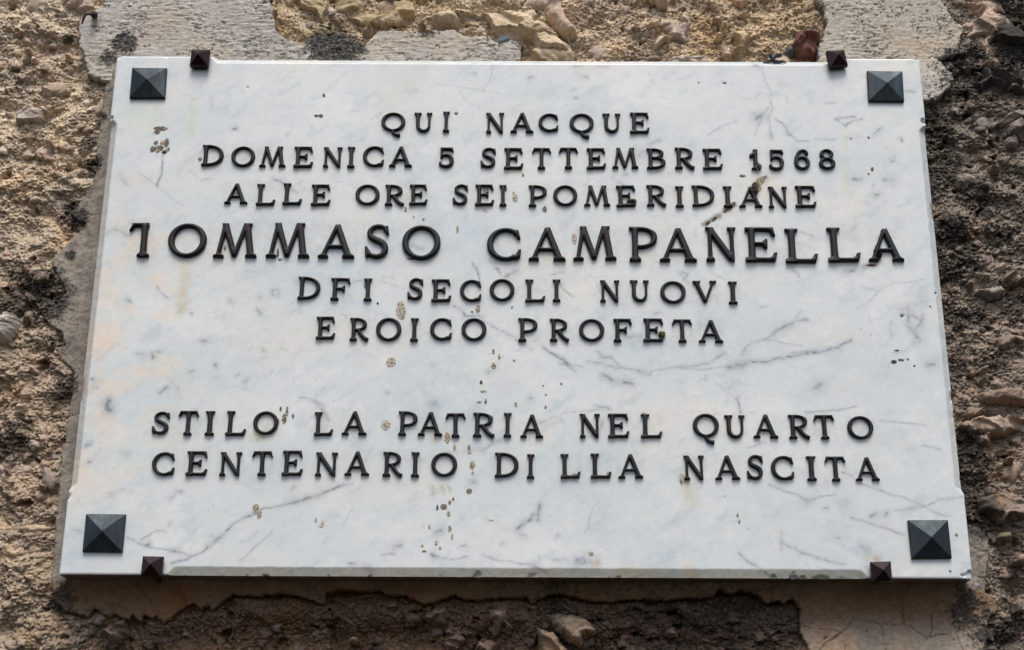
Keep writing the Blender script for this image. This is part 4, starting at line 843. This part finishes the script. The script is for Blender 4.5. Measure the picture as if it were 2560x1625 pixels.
FR = {'A': (480, 260, .249169), 'B': (1060, 260, .249169), 'C': (1560, 260, .249169), 'D': (300, 530, .249169), 'E': (880, 530, .249169), 'F': (1440, 530, .348837),
      'G': (360, 1010, .249169), 'H': (960, 1010, .249169), 'J': (1400, 1010, .348837)}
def X(fr, v): return FR[fr][0]+v*FR[fr][2]
LINES = [
 ('first line', [('A', 'Q', 1900, 2140, 78, 280), ('A', 'U', 2228, 2416, 80, 292), ('B', 'I', 187, 257, 68, 285), ('B', 'N', 620, 803, 80, 295), ('B', 'A', 868, 1097, 75, 292), ('B', 'C', 1150, 1350, 88, 283), ('B', 'Q', 1462, 1703, 88, 295), ('B', 'U', 1788, 1977, 88, 297), ('B', 'E', 2060, 2262, 78, 297)]),
 ('second line', [('A', 'D', 92, 318, 403, 625), ('A', 'O', 395, 632, 418, 635), ('A', 'M', 680, 943, 418, 635), ('A', 'E', 1017, 1218, 420, 640), ('A', 'N', 1313, 1503, 425, 638), ('A', 'I', 1558, 1637, 422, 642), ('A', 'C', 1715, 1928, 415, 635), ('A', 'A', 1980, 2210, 415, 635),
   ('B', '5', 150, 298, 428, 640), ('B', 'S', 567, 732, 430, 645), ('B', 'E', 797, 997, 433, 657), ('B', 'T', 1080, 1275, 433, 655), ('B', 'T', 1350, 1547, 430, 653), ('B', 'E', 1627, 1827, 435, 655), ('B', 'M', 1887, 2148, 432, 650), ('C', 'B', 220, 418, 437, 655), ('C', 'R', 502, 706, 430, 655), ('C', 'E', 785, 990, 440, 660),
   ('C', '1', 1260, 1352, 447, 663), ('C', '5', 1452, 1600, 450, 665), ('C', '6', 1705, 1867, 448, 663), ('C', '8', 1953, 2120, 445, 660)]),
 ('third line', [('A', 'A', 330, 562, 785, 1005), ('A', 'L', 640, 840, 795, 1020), ('A', 'L', 905, 1107, 788, 1013), ('A', 'E', 1193, 1393, 800, 1022), ('A', 'O', 1640, 1882, 800, 1018), ('A', 'R', 1930, 2130, 802, 1022), ('A', 'E', 2177, 2365, 800, 1015),
   ('B', 'S', 287, 450, 797, 1018), ('B', 'E', 508, 705, 800, 1022), ('B', 'I', 755, 830, 805, 1027), ('B', 'P', 1043, 1232, 807, 1033), ('B', 'O', 1297, 1538, 807, 1027), ('B', 'M', 1605, 1867, 810, 1028), ('B', 'E', 1925, 2133, 810, 1033), ('C', 'R', 220, 422, 805, 1028), ('C', 'I', 512, 600, 817, 1038), ('C', 'D', 675, 908, 808, 1030), ('C', 'I', 993, 1085, 817, 1038), ('C', 'A', 1152, 1385, 817, 1040), ('C', 'N', 1443, 1635, 822, 1045), ('C', 'E', 1710, 1928, 813, 1040)]),
 ('fourth line', [('D', 'Tb', 88, 293, 100, 457), ('D', 'O', 485, 870, 105, 462), ('D', 'M', 945, 1380, 103, 462), ('D', 'M', 1472, 1907, 100, 462), ('D', 'A', 1993, 2358, 110, 467), ('E', 'S', 133, 393, 113, 470), ('E', 'O', 503, 887, 125, 485), ('E', 'C', 1357, 1698, 150, 495), ('E', 'A', 1772, 2143, 140, 495), ('F', 'M', -21, 288, 95, 350), ('F', 'P', 373, 582, 100, 357), ('F', 'A', 597, 862, 105, 360), ('F', 'N', 925, 1145, 102, 357), ('F', 'E', 1205, 1440, 103, 358), ('F', 'L', 1490, 1730, 113, 367), ('F', 'L', 1793, 2035, 105, 360), ('F', 'A', 2090, 2342, 108, 357)]),
 ('fifth line', [('D', 'D', 1777, 2010, 643, 880), ('D', 'Fx', 2107, 2313, 655, 887), ('E', 'I', 117, 203, 660, 893), ('E', 'S', 555, 722, 655, 885), ('E', 'E', 792, 998, 668, 902), ('E', 'C', 1083, 1298, 673, 903), ('E', 'O', 1382, 1630, 665, 897), ('E', 'L', 1730, 1940, 670, 905), ('E', 'I', 2010, 2093, 670, 902), ('F', 'N', 170, 310, 484, 647), ('F', 'U', 385, 528, 484, 650), ('F', 'O', 605, 787, 490, 657), ('F', 'V', 840, 1010, 488, 655), ('F', 'I', 1090, 1157, 493, 660)]),
 ('sixth line', [('D', 'E', 1965, 2163, 1043, 1278), ('D', 'R', 2300, 2496, 1055, 1293), ('E', 'O', 243, 497, 1055, 1297), ('E', 'I', 583, 667, 1058, 1298), ('E', 'C', 783, 1003, 1057, 1290), ('E', 'O', 1097, 1348, 1058, 1295), ('E', 'P', 1662, 1862, 1057, 1300), ('E', 'R', 1977, 2178, 1063, 1300), ('F', 'O', 22, 203, 762, 930), ('F', 'F', 263, 403, 760, 932), ('F', 'E', 477, 630, 758, 930), ('F', 'T', 688, 835, 765, 935), ('F', 'A', 877, 1052, 767, 937)]),
 ('seventh line', [('G', 'S', 83, 267, 70, 305), ('G', 'T', 340, 548, 63, 313), ('G', 'I', 613, 713, 65, 315), ('G', 'L', 815, 1028, 65, 318), ('G', 'O', 1097, 1348, 67, 310), ('G', 'L', 1703, 1900, 75, 318), ('G', 'A', 1987, 2237, 63, 312), ('H', 'P', 137, 335, 67, 317), ('H', 'A', 342, 587, 70, 320), ('H', 'T', 615, 823, 87, 335), ('H', 'R', 885, 1110, 82, 332), ('H', 'I', 1197, 1280, 83, 333), ('H', 'A', 1367, 1597, 95, 340), ('J', 'N', 138, 285, 66, 242), ('J', 'E', 340, 497, 65, 242), ('J', 'L', 573, 732, 68, 243), ('J', 'Q', 952, 1138, 65, 240), ('J', 'U', 1178, 1332, 76, 250), ('J', 'A', 1383, 1560, 68, 245), ('J', 'R', 1633, 1788, 73, 250), ('J', 'T', 1820, 1972, 75, 252), ('J', 'O', 2060, 2245, 82, 253)]),
 ('eighth line', [('G', 'C', 83, 310, 477, 722), ('G', 'E', 420, 640, 468, 718), ('G', 'N', 757, 975, 477, 722), ('G', 'T', 1080, 1293, 468, 720), ('G', 'E', 1382, 1597, 462, 718), ('G', 'N', 1715, 1937, 480, 725), ('G', 'A', 2015, 2263, 467, 718), ('G', 'R', 2388, 2595, 475, 728), ('H', 'I', 270, 357, 477, 733), ('H', 'O', 473, 733, 482, 730), ('H', 'D', 1103, 1350, 483, 737), ('H', 'Ix', 1430, 1510, 498, 748), ('H', 'L', 1765, 1972, 495, 745), ('H', 'L', 2065, 2282, 492, 745), ('J', 'A', 417, 595, 353, 533), ('J', 'N', 885, 1033, 365, 545), ('J', 'A', 1110, 1288, 362, 543), ('J', 'S', 1337, 1463, 360, 543), ('J', 'C', 1513, 1677, 367, 547), ('J', 'I', 1765, 1838, 370, 550), ('J', 'T', 1898, 2050, 373, 553), ('J', 'A', 2115, 2285, 375, 550)]),
]
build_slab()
BROKEN = {'Tb': 'T with its right arm broken off', 'Fx': 'E with its lowest arm broken off', 'Ix': 'E with all its arms broken off'}
for li, (ln, recs) in enumerate(LINES):
    row = empty('inscription_line'); row.parent = PLAQUE
    big = li == 3
    th = .0068 if big else .0052
    for fr, ch, l, r, t, b in recs:
        key = {'Fx': 'F', 'Ix': 'I'}.get(ch, ch)
        px0, px1 = X(fr, l), X(fr, r); py0 = FR[fr][1]+t*FR[fr][2]; py1 = FR[fr][1]+b*FR[fr][2]
        x0, _ = at(px0, (py0+py1)/2, -th*.4); x1, _ = at(px1, (py0+py1)/2, -th*.4)
        _, z1 = at((px0+px1)/2, py0, -th); _, z0 = at((px0+px1)/2, py1, 0.0)
        wd, me = letter_data(key, th, .0155 if not big else .011, None)
        o = bpy.data.objects.new('digit' if ch.isdigit() else 'letter', me); COL.objects.link(o); o.parent = row
        hh = float(z1-z0); ww = float(x1-x0)
        o.location = (float(x0+x1)/2, 0, float(z0))
        o.scale = (ww/wd, th, hh)
        o.rotation_euler = (0, random.gauss(0, .008), 0)
        if ch in BROKEN: o['label'] = BROKEN[ch]

# ------------------------------------------------------------------ bronze pyramid studs (parts of the plaque)
def pyramid(name, c4, plate, apex_h, mat, parent, bev=.0012):
    """square plate with a low pyramid; c4 = the four corners (x,z) TL TR BR BL"""
    c4 = np.array(c4); ctr = c4.mean(0)
    ring0 = [(x, .001, z) for x, z in c4]; ring1 = [(x, -plate, z) for x, z in c4]
    inn = [ctr+(p-ctr)*(1-bev/np.linalg.norm(p-ctr)) for p in c4]
    ring2 = [(x, -plate-bev*.8, z) for x, z in inn]
    m = [ctr+(p-ctr)*.03 for p in c4]
    ring3 = [(x, -apex_h*.97, z) for x, z in m]
    ax = ctr+RNG.normal(0, .0004, 2)
    ring3 = [(x+ax[0]-ctr[0], y*RNG.uniform(.99, 1.0), z+ax[1]-ctr[1]) for x, y, z in ring3]
    V = ring0+ring1+ring2+ring3+[(ax[0], -apex_h, ax[1])]
    F = []
    for a in range(3):
        for k in range(4):
            F.append((a*4+k, a*4+(k+1) % 4, a*4+4+(k+1) % 4, a*4+4+k))
    for k in range(4): F.append((12+k, 12+(k+1) % 4, 16))
    return mesh_obj(name, np.array(V), [f[::-1] for f in F], mat, parent, None, False)
STUDS = [(1, [(928, 479), (1170, 482), (1156, 690), (909, 690)]), (3, [(1307, 501), (1554, 505), (1567, 715), (1318, 712)]),
         (7, [(606, 576), (883, 579), (858, 842), (580, 838)]), (9, [(1592, 620), (1872, 619), (1900, 885), (1620, 888)])]
for t, p in STUDS:
    q = tp(t, p, -.002); ctr = q.mean(0)
    a = (np.linalg.norm(q[1]-q[0])+np.linalg.norm(q[2]-q[3]))/2; hgt = (np.linalg.norm(q[0]-q[3])+np.linalg.norm(q[1]-q[2]))/2
    pyramid('pyramid_stud', q, .0042, .0150, M_STUD, PLAQUE)

# ------------------------------------------------------------------ iron clamps driven into the wall over the plaque's edge
def clamp(t, p, label, rot=0., y_face=-.001):
    q = tp(t, p, -.010); ctr = q.mean(0); s = np.ptp(q[:, 0])*.5
    r = empty('iron_clamp', (ctr[0], y_face, ctr[1])); r.rotation_euler = (random.uniform(-.06, .06), rot, random.uniform(-.10, .10))
    tag(r, label, 'clamp', 'iron clamps gripping the plaque edge')
    hs = s*.94
    c4 = [(-hs, hs), (hs, hs), (hs, -hs), (-hs, -hs)]
    V = []
    for (k, y) in ((.86, 0), (1, -.004), (1, -.0095), (.93, -.0108), (.05, -.0205)):
        V += [(x*k, y, z*k) for x, z in c4]
    V.append((0, -.021, 0)); F = [(3, 2, 1, 0)]
    for a in range(4):
        for k in range(4): F.append((a*4+k, a*4+4+k, a*4+4+(k+1) % 4, a*4+(k+1) % 4))
    for k in range(4): F.append((16+k, 20, 16+(k+1) % 4))
    F = [f[::-1] for f in F]
    V = np.array(V); V[:20] += RNG.normal(0, .0004, (20, 3))
    mesh_obj('head', V, F, M_IRON, r, None, False)
    sg = 1 if ctr[1] > 0 else -1
    w2 = .0045 if sg > 0 else .003; zc = sg*(SZ+(.0055 if sg > 0 else .0006))-ctr[1]
    V = [(sx*w2, y, zc+sz*w2) for y in (.0005, Y_WALL+.01) for sx, sz in ((-1, 1), (1, 1), (1, -1), (-1, -1))]
    F = [(0, 1, 5, 4), (1, 2, 6, 5), (2, 3, 7, 6), (3, 0, 4, 7)]
    mesh_obj('shank', np.array(V), F, M_IRON, r, None, False)
clamp(1, [(1337, 350), (1462, 345), (1465, 462), (1340, 470)], 'dark red iron clamp on the top edge of the plaque, over the word DOMENICA', .03)
clamp(3, [(1030, 355), (1162, 355), (1165, 468), (1035, 470)], 'dark red iron clamp on the top edge of the plaque, above the date 1568', -.12)
clamp(7, [(997, 878), (1132, 876), (1138, 1010), (995, 1010)], 'dark iron clamp on the bottom edge of the plaque, below the word CENTENARIO', .02)
clamp(9, [(1337, 912), (1475, 910), (1482, 1045), (1337, 1047)], 'dark red iron clamp on the bottom edge of the plaque under an orange rust stain', -.03)

# ------------------------------------------------------------------ dried mud crumbs stuck on the marble
def crumb_mesh(c, rx, rz, col, tall, seed, rot=0.):
    rg = np.random.default_rng(seed)
    n = int(np.clip(rx*rz*1e6*5.0, 7, 420))
    Vs, Fs, Cs = [], [], []
    oct_ = np.array([(1, 0, 0), (0, 0, 1), (-1, 0, 0), (0, 0, -1), (0, -1, 0), (.7, -.6, .7), (-.7, -.6, .7), (-.7, -.6, -.7), (.7, -.6, -.7)], float)
    fc = [(0, 5, 8), (0, 1, 5), (1, 6, 5), (1, 2, 6), (2, 7, 6), (2, 3, 7), (3, 8, 7), (3, 0, 8), (5, 6, 4), (6, 7, 4), (7, 8, 4), (8, 5, 4)]
    for k in range(n):
        a = rg.uniform(0, 6.283); q = math.sqrt(rg.random())
        u, v = q*rx*math.cos(a), q*rz*math.sin(a)
        px, pz = u*math.cos(rot)-v*math.sin(rot), u*math.sin(rot)+v*math.cos(rot)
        s = rg.uniform(.00045, .00125)*(1.2-.5*q); e = rg.uniform(.5, 1.0); th = rg.uniform(0, 3.14)
        P = oct_*(1+rg.normal(0, .18, (9, 1)))
        X_ = P[:, 0]*s; Z_ = P[:, 2]*s*e
        P = np.stack([c[0]+px+X_*math.cos(th)-Z_*math.sin(th), P[:, 1]*s*tall, c[1]+pz+X_*math.sin(th)+Z_*math.cos(th)], 1)
        b = len(Vs)*9; Vs.append(P); Fs += [(i+b, j+b, l+b) for i, j, l in fc]
        cc = np.array(col)*rg.choice([.35, .7, .95, 1.1, 1.25]); Cs.append(np.tile(cc, (9, 1)))
    return np.concatenate(Vs), np.array([f[::-1] for f in Fs]), np.clip(np.concatenate(Cs), .02, .75)
mt = None
for k, (t, px, py, rx, rz, c) in enumerate(MUD):
    q = tp(t, [(px, py)])[0]
    big = rx*rz > 90
    onl = (t, px, py) in {(3, 525, 1300), (3, 520, 1345), (6, 1382, 265), (3, 545, 1172), (2, 2040, 1410), (5, 2252, 832)}
    rot = .75 if (t == 3 and 1240 < py < 1500 and 300 < px < 620) or (t == 6 and px < 300) else 0.
    V, F, C = crumb_mesh(q, max(.0012, rx*ZS*PXM*(1.9 if rx > 7 else 1.4)), max(.0012, rz*ZS*PXM*(1.9 if rz > 7 else 1.4)), c, .75, 3000+k, rot)
    if onl: V[:, 1] *= 9.0
    if True:
        o = mesh_obj('mud_spot', V, F, M_MUD, PLAQUE, C, False)

# ------------------------------------------------------------------ small things on the wall
def tube(pts, r, n=8):
    pts = np.array(pts, float); r = np.broadcast_to(np.array(r, float), (len(pts),))
    T = np.gradient(pts, axis=0); T /= np.linalg.norm(T, axis=1)[:, None]
    V = []
    for p, t, rr in zip(pts, T, r):
        u = np.cross(t, [0.2, .3, .9]); u /= np.linalg.norm(u); v = np.cross(t, u)
        for k in range(n):
            a = 6.28318*k/n; V.append(p+rr*(math.cos(a)*u+math.sin(a)*v))
    F = [(i*n+k, i*n+(k+1) % n, (i+1)*n+(k+1) % n, (i+1)*n+k) for i in range(len(pts)-1) for k in range(n)]
    return V, F+[tuple(range(n))[::-1], tuple(range((len(pts)-1)*n, len(pts)*n))]
def p3(t, x, y, yy): q = tp(t, [(x, y)], yy)[0]; return (q[0], yy, q[1])
NAIL = empty('bent_nail', p3(1, 655, 105, .045)); tag(NAIL, 'rusty bent nail sticking out of the grey plaster at the upper left', 'nail')
o0 = np.array(NAIL.location)
V, F = tube([np.array(p3(1, 655, 108, .075))-o0, np.array(p3(1, 650, 108, .040))-o0, np.array(p3(1, 625, 98, .028))-o0, np.array(p3(1, 600, 103, .026))-o0, np.array(p3(1, 585, 130, .027))-o0, np.array(p3(1, 573, 168, .028))-o0], [.0024, .0024, .0022, .0021, .0019, .0012])
mesh_obj('shank', np.array(V), F, M_NAIL, NAIL)
q = np.array(p3(1, 660, 105, .040))-o0
V, F = tube([q+(0, .006, 0), q, q+(0, -.004, 0), q+(0, -.006, 0)], [.004, .0055, .0050, .003], 9)
mesh_obj('head', np.array(V), F, M_NAIL, NAIL)

def mat_plain(name, col, rough):
    m, n, b = new_mat(name); tc = node(n, 'ShaderNodeTexCoord'); nz = node(n, 'ShaderNodeTexNoise'); nz.inputs['Scale'].default_value = 300
    rp = node(n, 'ShaderNodeValToRGB'); rp.color_ramp.elements[0].color = (*[c*.6 for c in col], 1); rp.color_ramp.elements[1].color = (*[c*1.4 for c in col], 1)
    n.links.new(tc.outputs['Object'], nz.inputs['Vector']); n.links.new(nz.outputs[0], rp.inputs[0]); n.links.new(rp.outputs[0], b.inputs['Base Color']); b.inputs['Roughness'].default_value = rough
    return m
M_SLATE = mat_plain('slate', (.17, .21, .25), .6)
M_LEAF = mat_plain('dry_leaf_matter', (.075, .085, .09), .8)
def slab_piece(name, outline, y0, thick, mat, label, cat, tilt=0.):
    q = np.array(outline); c = q.mean(0); n = len(q)
    V = [(x-c[0], 0, z-c[1]) for x, z in q] + [((x-c[0])*.93, -thick, (z-c[1])*.93) for x, z in q]
    F = [tuple(range(n, 2*n))] + [(k, (k+1) % n, n+(k+1) % n, n+k) for k in range(n)] + [tuple(range(n))[::-1]]
    o = mesh_obj(name, np.array(V), F, mat, None, None, False); o.location = (c[0], y0, c[1]); o.rotation_euler = (tilt, 0, 0)
    tag(o, label, cat); return o
slab_piece('slate_chip', tp(2, [(1102, 292), (1118, 272), (1150, 262), (1188, 260), (1188, 278), (1150, 290), (1115, 298)], .03), .034, .014, M_SLATE, 'thin blue-grey slate chip lodged in the plaster above the plaque', 'stone chip', .2)
def leaf(pts, w, y0, label):
    q = np.array(pts); mid = np.array([np.linspace(q[0, k], q[1, k], 7) for k in (0, 1)]).T
    t = np.linspace(0, 1, 7); hw = w*np.sin(t*math.pi)**.7+.0004
    d = q[1]-q[0]; nrm = np.array([-d[1], d[0]])/np.linalg.norm(d); c = mid.mean(0)
    V = []
    for k in range(7):
        for s, dy in ((-1, -.003), (0, 0), (1, -.004)):
            p = mid[k]+nrm*hw[k]*s-c; V.append((p[0], dy*math.sin(t[k]*3.1)+.002*math.sin(k*2.1), p[1]))
    F = [(k*3+s, k*3+s+1, k*3+s+4, k*3+s+3) for k in range(6) for s in (0, 1)]
    nV = len(V); V2 = V+[(a, b+.0006, cc) for a, b, cc in V]; F2 = F+[tuple(i+nV for i in f[::-1]) for f in F]
    o = mesh_obj('dry_leaf', np.array(V2), F2, M_LEAF, None); o.location = (c[0], y0, c[1]); tag(o, label, 'leaf', 'dry leaves on the plaque top edge')
yl = .004
leaf(tp(3, [(578, 437), (745, 440)], yl), .0028, yl, 'long flat dry leaf lying along the top edge of the plaque')
leaf(tp(3, [(600, 380), (660, 425)], yl+.012), .0022, yl+.012, 'narrow blue-grey dry leaf slanting behind the long flat leaf')
leaf(tp(3, [(640, 418), (722, 385)], yl+.014), .0024, yl+.014, 'curled grey leaf scrap rising toward the red stone')
